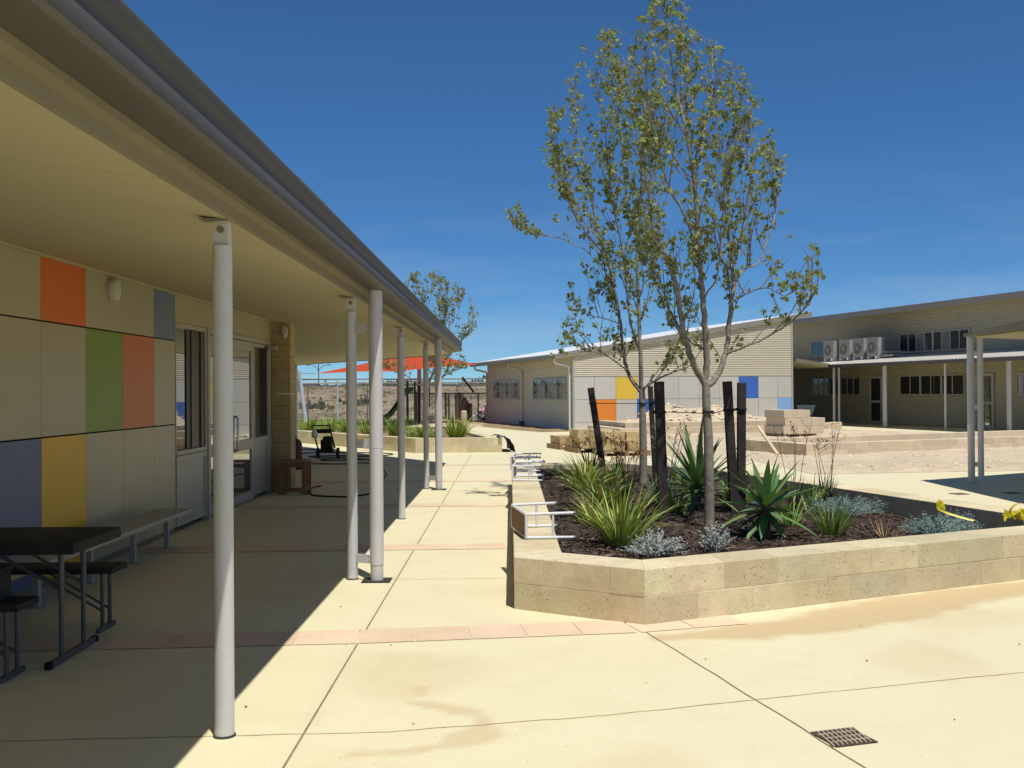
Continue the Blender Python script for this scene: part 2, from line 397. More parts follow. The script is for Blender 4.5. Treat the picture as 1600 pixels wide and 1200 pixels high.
def quadsheet(g, a, b, c, d, z=0): g.add([(*a, z), (*b, z), (*c, z), (*d, z)], [(0, 1, 2, 3)])
quadsheet(g, (-14, -14), (24, -14), (24, Y0), (-14, Y0)); quadsheet(g, (-14, Y0), (X0, Y0), (X0, Y1), (-14, Y1))
quadsheet(g, (X1, Y0), (24, Y0), (24, Y1), (X1, Y1)); quadsheet(g, (-14, Y1), (24, Y1), (24, 32), (-14, 36))
g.add([(-2.2, 30, -.004), (24, 30, -.004), (24, 62, -.004), (-2.6, 47, -.004)], [(0, 1, 2, 3)])
pv = g.build('pavement', 'concrete')
sa = pv.data.attributes.new('stain', 'FLOAT', 'POINT')
sa.data.foreach_set('value', [stain(v.co.x, v.co.y) if (X0 <= v.co.x <= X1 and Y0 <= v.co.y <= Y1) else 0 for v in pv.data.vertices])
tag(pv, kind='structure')
# pink paver bands
g = MB()
def band(c0, c1, half, z=.004, pitch=.40, gap=.007):
    c0 = Vector((*c0, 0)); c1 = Vector((*c1, 0)); d = (c1-c0); Ln = d.length; d.normalize(); n = Vector((-d.y, d.x, 0))*half
    k = max(1, round(Ln/pitch)); st = Ln/k
    for i in range(k):
        a = c0+d*(i*st+gap/2); b = c0+d*((i+1)*st-gap/2); t = jit(.07)
        if 1.4 < a.x < 9 and a.y < 8.5: continue
        g.add([a-n+Vector((0, 0, z)), b-n+Vector((0, 0, z)), b+n+Vector((0, 0, z)), a+n+Vector((0, 0, z))], [(0, 1, 2, 3)], t)
BANDS = [((-3.80, 6.60), (-1.0, 6.78)), ((-1.0, 6.78), (.80, 7.02)), ((.80, 7.02), (8.4, 9.30)),
         ((-3.80, 10.58), (-.06, 10.69)), ((-3.80, 14.52), (-.06, 14.62)), ((-3.8, 18.5), (0, 18.6)), ((-3.2, 22.5), (.3, 22.6))]
for a, b in BANDS: band(a, b, .19)
tag(g.build('paver_bands', 'pink'), kind='structure')
def line(g, pts, wdt, z=.0025):
    for a, b in zip(pts, pts[1:]):
        a = Vector((*a, z)); b = Vector((*b, z)); n = (b-a).normalized(); n = Vector((-n.y, n.x, 0))*wdt/2
        g.add([a-n, b-n, b+n, a+n], [(0, 1, 2, 3)])
def wob(a, b, n=14, amp=.006):
    return [(a[0]+(b[0]-a[0])*i/n+U(-amp, amp), a[1]+(b[1]-a[1])*i/n+U(-amp, amp)) for i in range(n+1)]
g = MB()
for a, b in BANDS:
    a = Vector(a); b = Vector(b); n = (b-a).normalized(); n = Vector((-n.y, n.x))*.196
    pass
line(g, [(-.98, 6.6), (-.975, 2.2)], .010, .003); line(g, [(-.98, 6.98), (-.995, 26)], .010, .003)
line(g, wob((.88, 6.88), (1.49, 4.36)), .008, .003); line(g, wob((1.49, 4.36), (2.1, 2.0)), .008, .003)
tag(g.build('pavement_joints', 'joint'), kind='structure')
g = MB()
line(g, wob((-3.8, 4.72), (-.6, 4.88), 20), .008); line(g, wob((-.6, 4.88), (.44, 5.1)), .008); line(g, wob((.44, 5.1), (3.9, 6.13), 20), .009); line(g, wob((3.9, 6.13), (9, 7.7)), .009)
for y in (8.86, 12.75, 16.7, 20.6, 24.6): line(g, wob((-3.8, y-.1), (-.05, y)), .007)
line(g, wob((.3, 24.6), (4, 25.4)), .01); line(g, wob((-3, 31), (3.2, 31.8)), .012); line(g, wob((.5, 20), (-1.2, 40)), .012); line(g, wob((.3, 19), (5, 20)), .012); pass
tag(g.build('faint_joints', 'faintjoint'), kind='structure')
# sheets of sand, soil and lawn laid over it
def sheet(name, m, poly, step, zf, edge=.35, kind='structure'):
    pts = [Vector(p) for p in poly]; ed = []
    B = []
    for i in range(len(pts)):
        a = pts[i]; b = pts[(i+1) % len(pts)]; k = max(1, int((b-a).length/step))
        for j in range(k):
            q = a+(b-a)*j/k; s = .07*pnoise(q.x*2, q.y*2, 1, 7); nn = (b-a).normalized(); B.append(q+Vector((-nn.y, nn.x))*s)
    nb = len(B); ed = [(i, (i+1) % nb) for i in range(nb)]
    BP = [tuple(p) for p in B]
    x0 = min(p[0] for p in BP); x1 = max(p[0] for p in BP); y0 = min(p[1] for p in BP); y1 = max(p[1] for p in BP)
    I = []
    y = y0
    while y < y1:
        x = x0
        while x < x1:
            q = (x+U(-.3, .3)*step, y+U(-.3, .3)*step)
            if inside(q, BP) and min(seg_d(q, BP[i], BP[(i+1) % nb])[0] for i in range(nb)) > step*.45: I.append(Vector(q))
            x += step
        y += step
    vs, es, fs, *_ = geometry.delaunay_2d_cdt(B+I, ed, [], 1, 1e-5)
    out = []
    for v in vs:
        d = min(seg_d(v, BP[i], BP[(i+1) % nb])[0] for i in range(nb)); k = min(1, d/edge)
        out.append((v.x, v.y, .004+k*max(0, zf(v.x, v.y))))
    g = MB(); g.add(out, [tuple(f) for f in fs])
    o = g.build(name, m, fix=True, smooth=True, angle=180); tag(o, kind=kind); return o
def bumpz(x, y):
    z = .05+.035*pnoise(x, y, .9)+.02*pnoise(x, y, 3.3)+.012*pnoise(x, y, 8)
    for cx, cy, rx, h in ((7.2, 42.0, 2.6, .62), (5.2, 41.3, 2.0, .40), (9.6, 42.6, 2.2, .35), (8.5, 41.2, 3.2, .2)):
        d = math.hypot(x-cx, (y-cy)*1.25)/rx; z += h*max(0, 1-d*d)*(1+.3*pnoise(x, y, 2.5))
    return z
sheet('sand_yard', 'sand', [(3.85, 24.6), (5.45, 23.2), (5.66, 19.4), (9.83, 19.9), (22, 23.4), (19.2, 30.4), (16.5, 33.2), (12.9, 40.6), (11.8, 43.5), (2.7, 41.15), (2.85, 36.0)], .33, bumpz)
sheet('soil_strip', 'soil', [(2.30, 40.6), (2.35, 41.4), (-1.35, 54.2), (-4.5, 57), (-4.0, 53), (-1.5, 47.5), (.2, 42.6), (1.2, 40.2)], .5, lambda x, y: .05+.03*pnoise(x, y, 1.4))
sheet('lawn', 'lawn', [(-22, 38), (-3.0, 37.5), (-3.6, 45), (-5.2, 60), (-26, 63)], 1.5, lambda x, y: .03)
sheet('play_sand', 'sand', [(-4.9, 46), (-.2, 47.2), (-1.3, 58.8), (-5.6, 59.0)], 1.0, lambda x, y: .045)
# dry bank behind the playground
g = MB(); xs = [-80+i*1.1 for i in range(130)]; ts = [0, .06, .14, .22, .3, .4, .5, .6, .7, .8, .88, .94, 1, 1.3, 2, 5, 12]
V = []
for t in ts:
    for x in xs:
        y = 59.5+t*18+.6*pnoise(x, 3, .2)+max(0, (x+30)*-.05)
        zc = 2.05+.16*pnoise(x, 9, .07)+.0045*(x+2)
        z = (.0+zc*(max(0, min(1, t))**.85)+.10*pnoise(x, t*18, .5)*min(1, t*4)) if t <= 1 else zc+.1*pnoise(x, y, .1)
        V.append((x, y, z-.03 if t == 0 else z))
nx = len(xs)
g.add(V, [(j*nx+i, j*nx+i+1, (j+1)*nx+i+1, (j+1)*nx+i) for j in range(len(ts)-1) for i in range(nx-1)])
tag(g.build('embankment', 'bank', smooth=True, angle=180), kind='structure')
def bank_z(x, y):
    t = (y-59.5-max(0, (x+30)*-.05))/18; t = max(0, min(1, t)); return (2.05+.16*pnoise(x, 9, .07)+.0045*(x+2))*t**.85
g = MB()
for i in range(5200):
    x = U(-24, 4); y = 60.3+17*random.random(); z = bank_z(x, y)-.05; h = U(.05, .15); dk = pnoise(x, y, .35, 2) > .12
    tt = (.55, .6, .5) if dk else jit(.3)
    for k in range(5):
        a = U(0, 6.28); l = U(.03, .12); wv = U(.015, .04)
        b = Vector((x+U(-.12, .12), y+U(-.12, .12), z)); s_ = Vector((math.cos(a+1.57), math.sin(a+1.57), 0))*wv
        g.add([b-s_, b+s_, b+Vector((math.cos(a)*l, math.sin(a)*l, h*U(.7, 1.2)))], [(0, 1, 2)], tt)
tag(g.build('dry_grass', 'drygrass'), 'dry tufted grass covering the bank behind the playground', 'grass', kind='stuff')
g = MB()                                            # lawn blades
for i in range(5000):
    x = U(-13, -4.5); y = U(38, 60); a = U(0, 6.28); h = U(.03, .09)
    g.add([(x, y, .03), (x+.03*math.cos(a), y+.03*math.sin(a), .03), (x+U(-.03, .03), y, .03+h)], [(0, 1, 2)], jit(.3))
tag(g.build('lawn_grass', 'strap'), 'short green lawn grass between the planter and the bank', 'grass', kind='stuff')
# rubble scattered over the sand
def rock(g, c, r, tint):
    V = []; k = 7
    t = [(0, 0, -1), (0, 0, 1)]+[(math.cos(6.283*i/5), math.sin(6.283*i/5), U(-.3, .3)) for i in range(5)]
    sx_, sy_, sz_ = U(.7, 1.4), U(.7, 1.4), U(.4, .8)
    V = [(c[0]+p[0]*r*sx_*U(.75, 1.15), c[1]+p[1]*r*sy_*U(.75, 1.15), c[2]+p[2]*r*sz_) for p in t]
    F = [(0, 3+(i) if False else 2+(i+1) % 5, 2+i) for i in range(5)]+[(1, 2+i, 2+(i+1) % 5) for i in range(5)]
    g.add(V, F, tint)
g = MB(); YARD = [(3.9, 24.5), (5.6, 19.7), (9.9, 20.2), (20, 23), (16.5, 32), (12.6, 40), (3.3, 40.5)]
n = 0
while n < 5200:
    x = U(3.5, 17); y = U(19.8, 42)
    if not inside((x, y), YARD): continue
    if pnoise(x, y, .6, 1) < U(-.35, .35): continue
    r_ = U(.007, .028)*(1.9 if random.random() < .07 else 1); rock(g, (x, y, bumpz(x, y)+r_*.2), r_, jit(.25)); n += 1
for i in range(420):
    a = U(0, 6.28); q = random.random()**.6*2.3; x = 6.7+math.cos(a)*q*1.5; y = 41.1+math.sin(a)*q*.8
    rock(g, (x, y, bumpz(x, y)), U(.02, .09), jit(.25))
tag(g.build('rubble_stones', 'gravel', fix=True), 'pale limestone rubble scattered over the sandy yard', 'rubble', kind='stuff')
g = MB()
for i in range(22):
    x = U(-1.9, 4.5); y = U(4.3, 9); a = U(0, 6.28); s_ = U(.004, .011)
    if x > -.2 and y > 6.6+.3*x: continue
    c = Vector((x, y, .006)); p = Vector((math.cos(a), math.sin(a), 0))*s_; q = Vector((-p.y, p.x, .5*s_))*.45
    g.add([c-p, c-q, c+p, c+q+Vector((0, 0, .004))], [(0, 1, 2, 3)], jit(.4))
tag(g.build('leaf_litter', 'litter'), 'tiny dry leaf scraps blown over the pavement', 'litter', kind='stuff')

# ------------------------------------------------------------------ block walls
def offset_poly(P, t):
    """inner line at distance t to the left of an open polyline"""
    out = []
    for i, p in enumerate(P):
        p = Vector(p)
        ns = []
        if i > 0: d = (p-Vector(P[i-1])).normalized(); ns.append(Vector((-d.y, d.x)))
        if i < len(P)-1: d = (Vector(P[i+1])-p).normalized(); ns.append(Vector((-d.y, d.x)))
        if len(ns) == 2:
            b = (ns[0]+ns[1]).normalized(); out.append(p+b*t/max(.35, b.dot(ns[0])))
        else: out.append(p+ns[0]*t)
    return out
def block_wall(outer, th, courses, blen, parent, m='lime', capm='limecap', base=0, gap=.003, F=None, bev=.005, tint=.17, cap=True, mort='mortar'):
    inner = offset_poly(outer, th); core = MB(F); bl = MB(F); outer = [Vector(p) for p in outer]
    top = base+sum(courses)
    for i in range(len(outer)-1):
        o0, o1, i0, i1 = outer[i], outer[i+1], inner[i], inner[i+1]
        e = .002
        n = (o1-o0).normalized(); n = Vector((-n.y, n.x))*e
        core.hexa([(*(o0+n), base), (*(o1+n), base), (*(i1-n), base), (*(i0-n), base), (*(o0+n), top-e), (*(o1+n), top-e), (*(i1-n), top-e), (*(i0-n), top-e)])
        Ln = (o1-o0).length; z = base
        for ci, h in enumerate(courses):
            k = max(1, round(Ln/blen)); cuts = [0]
            if ci % 2 == 0: cuts += [j/k for j in range(1, k)]
            else: cuts += [(j+.5)/k for j in range(0, k)]
            cuts.append(1); cuts = [c+(U(-.06, .06)/k if 0 < c < 1 else 0) for c in cuts]
            for a, b in zip(cuts, cuts[1:]):
                ga = gap/2/Ln if a > 0 else 0; gb = gap/2/Ln if b < 1 else 0
                a2 = a+ga; b2 = b-gb; pr = U(-.0015, .0015)
                nn = (o1-o0).normalized(); nn = Vector((-nn.y, nn.x))*pr
                A = o0+(o1-o0)*a2+nn; B = o0+(o1-o0)*b2+nn; C = i0+(i1-i0)*b2-nn; D = i0+(i1-i0)*a2-nn
                zz0 = z+gap/2 if ci else z; zz1 = z+h-gap/2 if ci < len(courses)-1 else z+h
                bl.mi = 0
                bl.hexa([(*A, zz0), (*B, zz0), (*C, zz0), (*D, zz0), (*A, zz1), (*B, zz1), (*C, zz1), (*D, zz1)], jit(tint))
            z += h
    core.build('mortar', mort, parent)
    return bl.build('block_course', m, parent, bevel=bev, smooth=False)

# ------------------------------------------------------------------ near planter
pl = thing('planter_wall', 'cream limestone block wall around the large mulched bed with two trees', 'planter wall', (2.4, 12, 0))
OUT = [(.02, 17.56), (.02, 7.62), (.905, 7.05), (5.9, 9.40), (5.35, 9.75), (3.42, 16.0), (2.1, 17.56), (.02, 17.56)]
block_wall(OUT[:4]+[(5.62, 9.9)], .36, [.19, .19], .46, pl)
block_wall([(5.26, 9.86), (3.42, 16.0), (2.1, 17.56), (.40, 17.56)], .36, [.19, .189], .46, pl)
bed = [(.36, 17.22), (.36, 7.8), (.95, 7.42), (5.05, 9.35), (5.0, 9.7), (3.1, 15.85), (2.0, 17.2)]
def mz(x, y): return .31-.034*max(0, x-.4)+.03*pnoise(x, y, 1.3)+.012*pnoise(x, y, 6)
g = MB(); vs, es, fs = [], [], []
pts = [Vector(p) for p in bed]; I = []
y = 7.5
while y < 17.2:
    x = .4
    while x < 5.1:
        q = (x+U(-.03, .03), y+U(-.03, .03))
        if inside(q, bed): I.append(Vector(q))
        x += .12
    y += .12
vs, es, fs, *_ = geometry.delaunay_2d_cdt(pts+I, [(i, (i+1) % len(pts)) for i in range(len(pts))], [], 1, 1e-5)
g.add([(v.x, v.y, mz(v.x, v.y)) for v in vs], [tuple(f) for f in fs])
n = 0; g2 = MB()
while n < 9000:
    x = U(.38, 5); y = 7.5+9.7*random.random()**1.5
    if not inside((x, y), bed): continue
    a = U(0, 6.28); l = U(.008, .038); wv = U(.002, .006); pale = random.random() < .025
    if pale: l, wv = U(.03, .08), U(.0015, .003)
    z = mz(x, y)+.006; d = Vector((math.cos(a)*l, math.sin(a)*l, U(-.01, .02))); s_ = Vector((-math.sin(a)*wv, math.cos(a)*wv, U(-.006, .006)))
    c = Vector((x, y, z)); t = U(2.2, 3.6) if pale else U(.35, 1.9); g2.add([c-d-s_, c+d-s_, c+d+s_, c-d+s_], [(0, 1, 2, 3)], (t, t*U(.85, 1), t*U(.8, 1))); n += 1
base = len(g.v); g.v += g2.v; g.f += [[i+base for i in f] for f in g2.f]; g.t += g2.t; g.m += [1]*len(g2.f)
tag(g.build('bark_mulch', ['mulch', 'chip'], fix=True), 'dark bark mulch filling the large limestone planter', 'mulch', kind='stuff')

# ------------------------------------------------------------------ second planter by the verandah end
p2 = thing('planter_wall', 'low cream limestone wall of the grassy bed beyond the verandah posts', 'planter wall', (-3, 29, 0))
block_wall([(-9.5, 37.0), (-6.72, 32.95), (-2.48, 27.0), (-.22, 27.12), (-1.55, 34.2)], .34, [.19, .19], .46, p2)
g = MB(); g.add([(-9.2, 37.1, .27), (-6.5, 33.1, .29), (-2.3, 27.25, .29), (-.45, 27.35, .29), (-1.8, 34.0, .29), (-5, 38, .25)], [(0, 1, 2, 3, 4, 5)])
tag(g.build('planter_soil', 'soil'), kind='structure')
g = MB()                                            # dark sheet hanging over the end of that wall
pr = [(-.30, .395), (-.22, .405), (-.13, .40), (-.02, .33), (.06, .18), (.10, .012)]
for j in range(12):
    for i in range(len(pr)-1):
        y0 = 27.05+j*.13; y1 = y0+.13
        def P_(k, y): return (pr[k][0]+(.035*math.sin(y*5+k))-(y-27.05)*.12, y, pr[k][1]+.012*math.sin(y*7+k*2))
        g.add([P_(i, y0), P_(i+1, y0), P_(i+1, y1), P_(i, y1)], [(0, 1, 2, 3)])
tag(g.build('plastic_sheet', 'sheet', smooth=True, angle=180), 'dark grey plastic sheet draped over the end of the far planter wall', 'plastic sheet')

# ------------------------------------------------------------------ verandah building on the left
vb = thing('school_building', 'cream school building with coloured wall panels and long posted verandah', 'building', (-3.85, 9, 0))
WX = -3.85
g = MB(); g.box(WX-.3, WX-.028, -4, 11.92, 0, 2.95); g.build('wall', 'backing', vb)
g = MB(); g.box(WX-.02, WX-.004, -4, 11.91, 0, .055); g.build('wall_plinth', 'fascia', vb)
rows = [(.06, 1.236), (1.25, 2.198), (2.212, 2.755)]
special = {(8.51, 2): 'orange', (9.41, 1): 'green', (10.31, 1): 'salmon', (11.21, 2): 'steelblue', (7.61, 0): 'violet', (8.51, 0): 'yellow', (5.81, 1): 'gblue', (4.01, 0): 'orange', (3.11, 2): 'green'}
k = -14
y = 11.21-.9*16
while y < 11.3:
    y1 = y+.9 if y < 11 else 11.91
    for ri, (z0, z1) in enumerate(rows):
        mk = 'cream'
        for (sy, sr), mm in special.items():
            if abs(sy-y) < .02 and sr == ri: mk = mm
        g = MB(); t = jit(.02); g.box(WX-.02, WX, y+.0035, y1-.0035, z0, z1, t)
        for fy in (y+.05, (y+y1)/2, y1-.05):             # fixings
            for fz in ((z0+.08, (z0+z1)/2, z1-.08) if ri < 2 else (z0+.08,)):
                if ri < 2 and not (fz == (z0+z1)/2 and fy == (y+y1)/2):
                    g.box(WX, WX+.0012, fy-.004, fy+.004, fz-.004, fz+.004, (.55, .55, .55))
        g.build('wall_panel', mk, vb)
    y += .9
# window and door joinery
def rect_frame(g, x0, x1, y0, y1, z0, z1, wdt=.05):
    g.box(x0, x1, y0, y0+wdt, z0, z1); g.box(x0, x1, y1-wdt, y1, z0, z1)
    g.box(x0, x1, y0+wdt, y1-wdt, z0, z0+wdt); g.box(x0, x1, y0+wdt, y1-wdt, z1-wdt, z1)
g = MB(); g.box(WX-.02, WX-.002, 11.93, 16.72, 2.425, 2.755); g.build('head_panel', 'creamwarm', vb)
g = MB(); g.box(WX-.35, WX-.13, 11.93, 16.74, 0, 2.5); g.build('inner_wall', 'backing', vb)
win = MB(); win.box(WX-.07, WX+.006, 11.922, 11.94, .88, 2.42); win.box(WX-.07, WX+.012, 13.07, 13.12, .88, 2.42); win.box(WX-.07, WX+.012, 11.94, 13.07, .88, .93); win.box(WX-.07, WX+.012, 11.94, 13.07, 2.37, 2.42); wo = win.build('window', 'frame', vb, bevel=.003)
g = MB(); g.box(WX-.05, WX-.045, 11.94, 13.07, .93, 2.37); g.build('pane', 'glass', wo)
g = MB()
for yy, wdt, xo in ((12.44, .14, -.030), (12.583, .18, -.016), (12.766, .16, -.022), (12.93, .135, -.004)): g.box(WX-.044, WX+xo, yy, yy+wdt, .935, 2.365)
g.build('sliding_stile', 'greyframe', wo, bevel=.002)
g = MB(); rect_frame(g, WX-.05, WX+.01, 11.93, 13.12, .06, .872, .055); bo = g.build('lower_panel', 'frame', vb, bevel=.003)
g = MB(); g.box(WX-.03, WX-.012, 11.985, 13.065, .115, .815); g.build('panel_infill', 'frame', bo)
g = MB(); g.box(WX-.07, WX+.03, 13.13, 13.21, 0, 2.42); g.box(WX-.07, WX+.02, 16.5, 16.6, 0, 2.42); g.box(WX-.07, WX+.02, 13.21, 16.5, 2.36, 2.42); g.build('door_frame', 'frame', vb, bevel=.003)
def leaf(y0, y1, handle_at):
    g = MB(); st = .11
    g.box(WX-.05, WX, y0, y0+st, .02, 2.35); g.box(WX-.05, WX, y1-st, y1, .02, 2.35)
    for z0, z1 in ((.02, .15), (.77, .92), (2.22, 2.35)): g.box(WX-.05, WX, y0+st, y1-st, z0, z1)
    d = g.build('door', 'frame', vb, bevel=.003)
    g = MB(); g.box(WX-.035, WX-.02, y0+st, y1-st, .15, .77); g.box(WX-.035, WX-.02, y0+st, y1-st, .92, 2.22); g.build('pane', 'glass', d)
    g = MB(); yy = handle_at
    g.tube([(WX, yy, .80), (WX+.07, yy, .80), (WX+.085, yy, .83), (WX+.085, yy, 1.24), (WX+.07, yy, 1.27), (WX, yy, 1.27)], .016, 8)
    g.build('handle', 'steel', d, smooth=True)
leaf(13.22, 14.20, 14.12); leaf(14.215, 15.55, 14.32)
g = MB(); rect_frame(g, WX-.06, WX+.005, 15.57, 16.49, .06, 2.35, .05); g.box(WX-.06, WX+.005, 15.62, 16.44, .82, .92); s_ = g.build('sidelight', 'frame', vb, bevel=.003)
g = MB(); g.box(WX-.04, WX-.03, 15.62, 16.44, .92, 2.30); g.build('pane', 'glass', s_)
g = MB(); g.box(WX-.04, WX-.022, 15.62, 16.44, .11, .82); g.build('panel_infill', 'frame', s_)
g = MB(); g.box(WX-.029, WX+.03, 16.25, 16.30, .95, 2.33); g.build('sliding_stile', 'greyframe', s_)
g = MB(); g.box(WX+.03, WX+.16, 16.36, 16.46, 2.28, 2.34); g.build('door_closer', 'frame', vb, bevel=.006)
# limestone pillar closing the wall
g = MB()
z = 0
while z < 2.7:
    z1 = min(z+.198, 2.76); off = .17 if int(z/.198) % 2 else 0
    g.box(WX-.01, WX+.30, 16.75, 17.12, z+.002, z1-.002, jit(.05)); z += .198
g.build('pillar', 'pillar', vb, bevel=.004)
g = MB(); g.box(WX-.3, WX-.02, 16.76, 17.1, 0, 2.9); g.build('pillar_core', 'mortar', vb)
g = MB()                                              # wall of the wing turning away
a = Vector((WX-.02, 17.14)); b = Vector((-10.7, 27.8)); d = (b-a).normalized(); nn = Vector((-d.y, d.x))*.25
g.hexa([(*a, 0), (*b, 0), (*(b+nn), 0), (*(a+nn), 0), (*a, 2.9), (*b, 2.9), (*(b+nn), 2.9), (*(a+nn), 2.9)]); g.build('wing_wall', 'cream', vb, fix=True)
# soffit with its hip
def sz(x): return 2.40+.1385*(-1.25-x)
A1 = (-1.25, -4, sz(-1.25)); A2 = (-1.25, 22.3, sz(-1.25)); H1 = (WX+.02, 16.85, sz(WX+.02)); A3 = (WX+.02, -4, sz(WX+.02))
B3 = (-6.45, 30.5, 2.40); B4 = (-10.7, 27.8, 2.76)
g = MB()
for q in ([A1, A2, H1, A3], [A2, B3, B4, H1]):
    lo = [Vector(p) for p in q]; up = [p+Vector((0, 0, .02)) for p in lo]
    n_ = len(lo); g.add(lo+up, [tuple(range(n_-1, -1, -1)), tuple(range(n_, 2*n_))]+[(i, (i+1) % n_, (i+1) % n_+n_, i+n_) for i in range(n_)])
g.build('soffit', 'soffit', vb, fix=True)
for yy in (1.5, 3.9, 6.3, 8.7, 11.1, 13.5): g = MB(); g.beam((-1.262, yy, sz(-1.262)-.001), (WX+.03, yy, sz(WX+.03)-.001), .012, .002); g.build('soffit_joint', 'soffit', vb)
g = MB(); g.beam((WX+.02, -4, sz(WX)-.012), (WX+.02, 16.7, sz(WX)-.012), .03, .03); g.build('wall_cornice', 'soffit', vb)
# edge boards, gutter, roof; second run turns with the wing
e = Vector((-5.2, 8.2)).normalized(); en = Vector((e.y, -e.x))     # outward normal of the turned edge
def mitre(x):                                        # corner of the line at X=x with the matching line of the turned edge
    off = x+1.25; p = Vector((-1.25, 22.3))+en*off; t = (x-p.x)/e.x; return Vector((x, p.y+e.y*t))
def run(name, m, prof, bev=0, smooth=False):
    g = MB(); n_ = len(prof); V = []
    for (x, z) in prof: V.append((x, -4, z))
    for (x, z) in prof: q = mitre(x); V.append((q.x, q.y, z))
    for (x, z) in prof: q = mitre(x)+e*9.9; V.append((q.x, q.y, z))
    Fc = [(s_*n_+i, s_*n_+(i+1) % n_, (s_+1)*n_+(i+1) % n_, (s_+1)*n_+i) for s_ in range(2) for i in range(n_)]
    Fc += [tuple(range(n_)), tuple(range(2*n_, 3*n_))]
    g.add(V, Fc); return g.build(name, m, vb, fix=True, smooth=smooth, angle=25)
run('soffit_trim', 'fascia', [(-1.275, 2.388), (-1.2485, 2.388), (-1.2485, 2.4365), (-1.275, 2.4365)])
run('fascia_board', 'fascia', [(-1.29, 2.4367), (-1.192, 2.4367), (-1.192, 2.60), (-1.29, 2.60)])
run('gutter', 'gutter', [(-1.190, 2.464), (-1.075, 2.458), (-1.045, 2.464), (-1.031, 2.478), (-1.027, 2.498), (-1.030, 2.520), (-1.040, 2.542), (-1.046, 2.562), (-1.044, 2.582), (-1.036, 2.600), (-1.030, 2.616), (-1.030, 2.648), (-1.036, 2.660), (-1.05, 2.662), (-1.06, 2.655), (-1.06, 2.58), (-1.10, 2.50), (-1.190, 2.49)], smooth=True)
g = MB()
def rz(x): return 2.64+.1385*(-1.12-x)
C1 = (-1.12, -4, rz(-1.12)); q = mitre(-1.12); C2 = (q.x, q.y, rz(-1.12)); C3 = (WX-2.5, -4, rz(WX-2.5)); HH = (WX-2.5, 12.5, rz(WX-2.5)); q2 = q+e*9.9; C4 = (q2.x, q2.y, rz(-1.12)); C5 = (-13, 25, rz(WX-2.5))
for q_ in ([C1, C2, HH, C3], [C2, C4, C5, HH]):
    lo = [Vector(p) for p in q_]; up = [p+Vector((0, 0, .05)) for p in lo]
    g.add(lo+up, [(3, 2, 1, 0), (4, 5, 6, 7)]+[(i, (i+1) % 4, (i+1) % 4+4, i+4) for i in range(4)])
g.build('roof', 'rooftrim', vb, fix=True)
g = MB(); g.beam((-1.085, 5.2, 2.674), (-1.085, 7.2, 2.674), .05, .03); g.build('flashing', 'fascia', vb)
# posts
for (px, py) in ((-1.343, 4.845), (-1.358, 8.871), (-1.372, 13.036), (-1.385, 17.05), (-6.20, 30.0), (-1.343, .85)):
    top = sz(px) if py < 29 else 2.405
    g = MB(); g.tube([(px, py, 0), (px, py, top-.125)], .0455, 28); po = g.build('post', 'post', vb, smooth=True)
    g = MB(); g.box(px-.042, px+.042, py-.020, py+.020, top-.130, top-.004); g.build('post_cap', 'post', po, bevel=.012)
    g = MB(); g.tube([(px, py-.021, top-.052), (px, py-.034, top-.052)], .016, 12); g.tube([(px, py-.034, top-.052), (px, py-.038, top-.052)], .009, 6); g.build('bolt', 'bolt', po, smooth=True)
    g = MB(); g.box(px-.10, px+.06, py-.05, py+.05, top-.0045, top-.001); g.build('top_plate', 'fascia', po)
    g = MB(); g.lathe((px, py, .0045), [(.052, 0), (.052, .003), (.047, .006)], 24); g.build('base_seal', 'dirtyedge', po)
for (px, py, qx, qy) in ((-1.140, 8.80, -1.358, 8.871), (-1.172, 16.92, -1.385, 17.05)):
    g = MB(); R_ = .0585
    g.lathe((px, py, .004), [(R_-.004, 0), (R_-.004, .135), (R_, .136), (R_, 1.112), (R_-.0025, 1.114), (R_-.0025, 1.12), (R_, 1.121), (R_, 2.463)], 32)
    do = g.build('downpipe', 'post', vb, smooth=True)
    for z0 in (.15, 1.125, 2.10):
        g = MB(); g.beam((qx+.04, qy-.03, z0+.035), (px-.04, py-.02, z0+.035), .010, .075)
        b_ = g.build('bracket', 'post', do, bevel=.002)
        g = MB()
        for zz in (z0+.015, z0+.055): g.tube([((qx*.3+px*.7), (qy*.3+py*.7)-.028, zz), ((qx*.3+px*.7), (qy*.3+py*.7)-.036, zz)], .006, 8)
        g.build('bracket_screw', 'bolt', b_)
    g = MB(); g.box(px-.12, px+.12, py-.12, py+.10, .003, .008); g.build('pipe_surround', 'dirtyedge', do)
# wall lights
for (lx, ly, lz, ax) in ((WX, 9.98, 2.60, 'x'), (WX+.22, 16.75, 2.58, 'y')):
    g = MB(); prof = [(.075, 0), (.085, .02), (.088, .045), (.078, .075), (.05, .092), (.01, .096)]; V = []; Fc = []; n_ = 22
    for r_, h in prof:
        for j in range(n_):
            a = 6.2832*j/n_; s1, c1 = math.sin(a)*r_*1.32, math.cos(a)*r_
            V.append((lx+h, ly+c1, lz+s1) if ax == 'x' else (lx+c1*.55, ly-h, lz+s1*.9))
    for i in range(len(prof)-1):
        for j in range(n_): Fc.append((i*n_+j, i*n_+(j+1) % n_, (i+1)*n_+(j+1) % n_, (i+1)*n_+j))
    Fc.append(tuple((len(prof)-1)*n_+j for j in range(n_)))
    g.add(V, Fc); g.build('wall_light', 'lens', vb, fix=True, smooth=True)

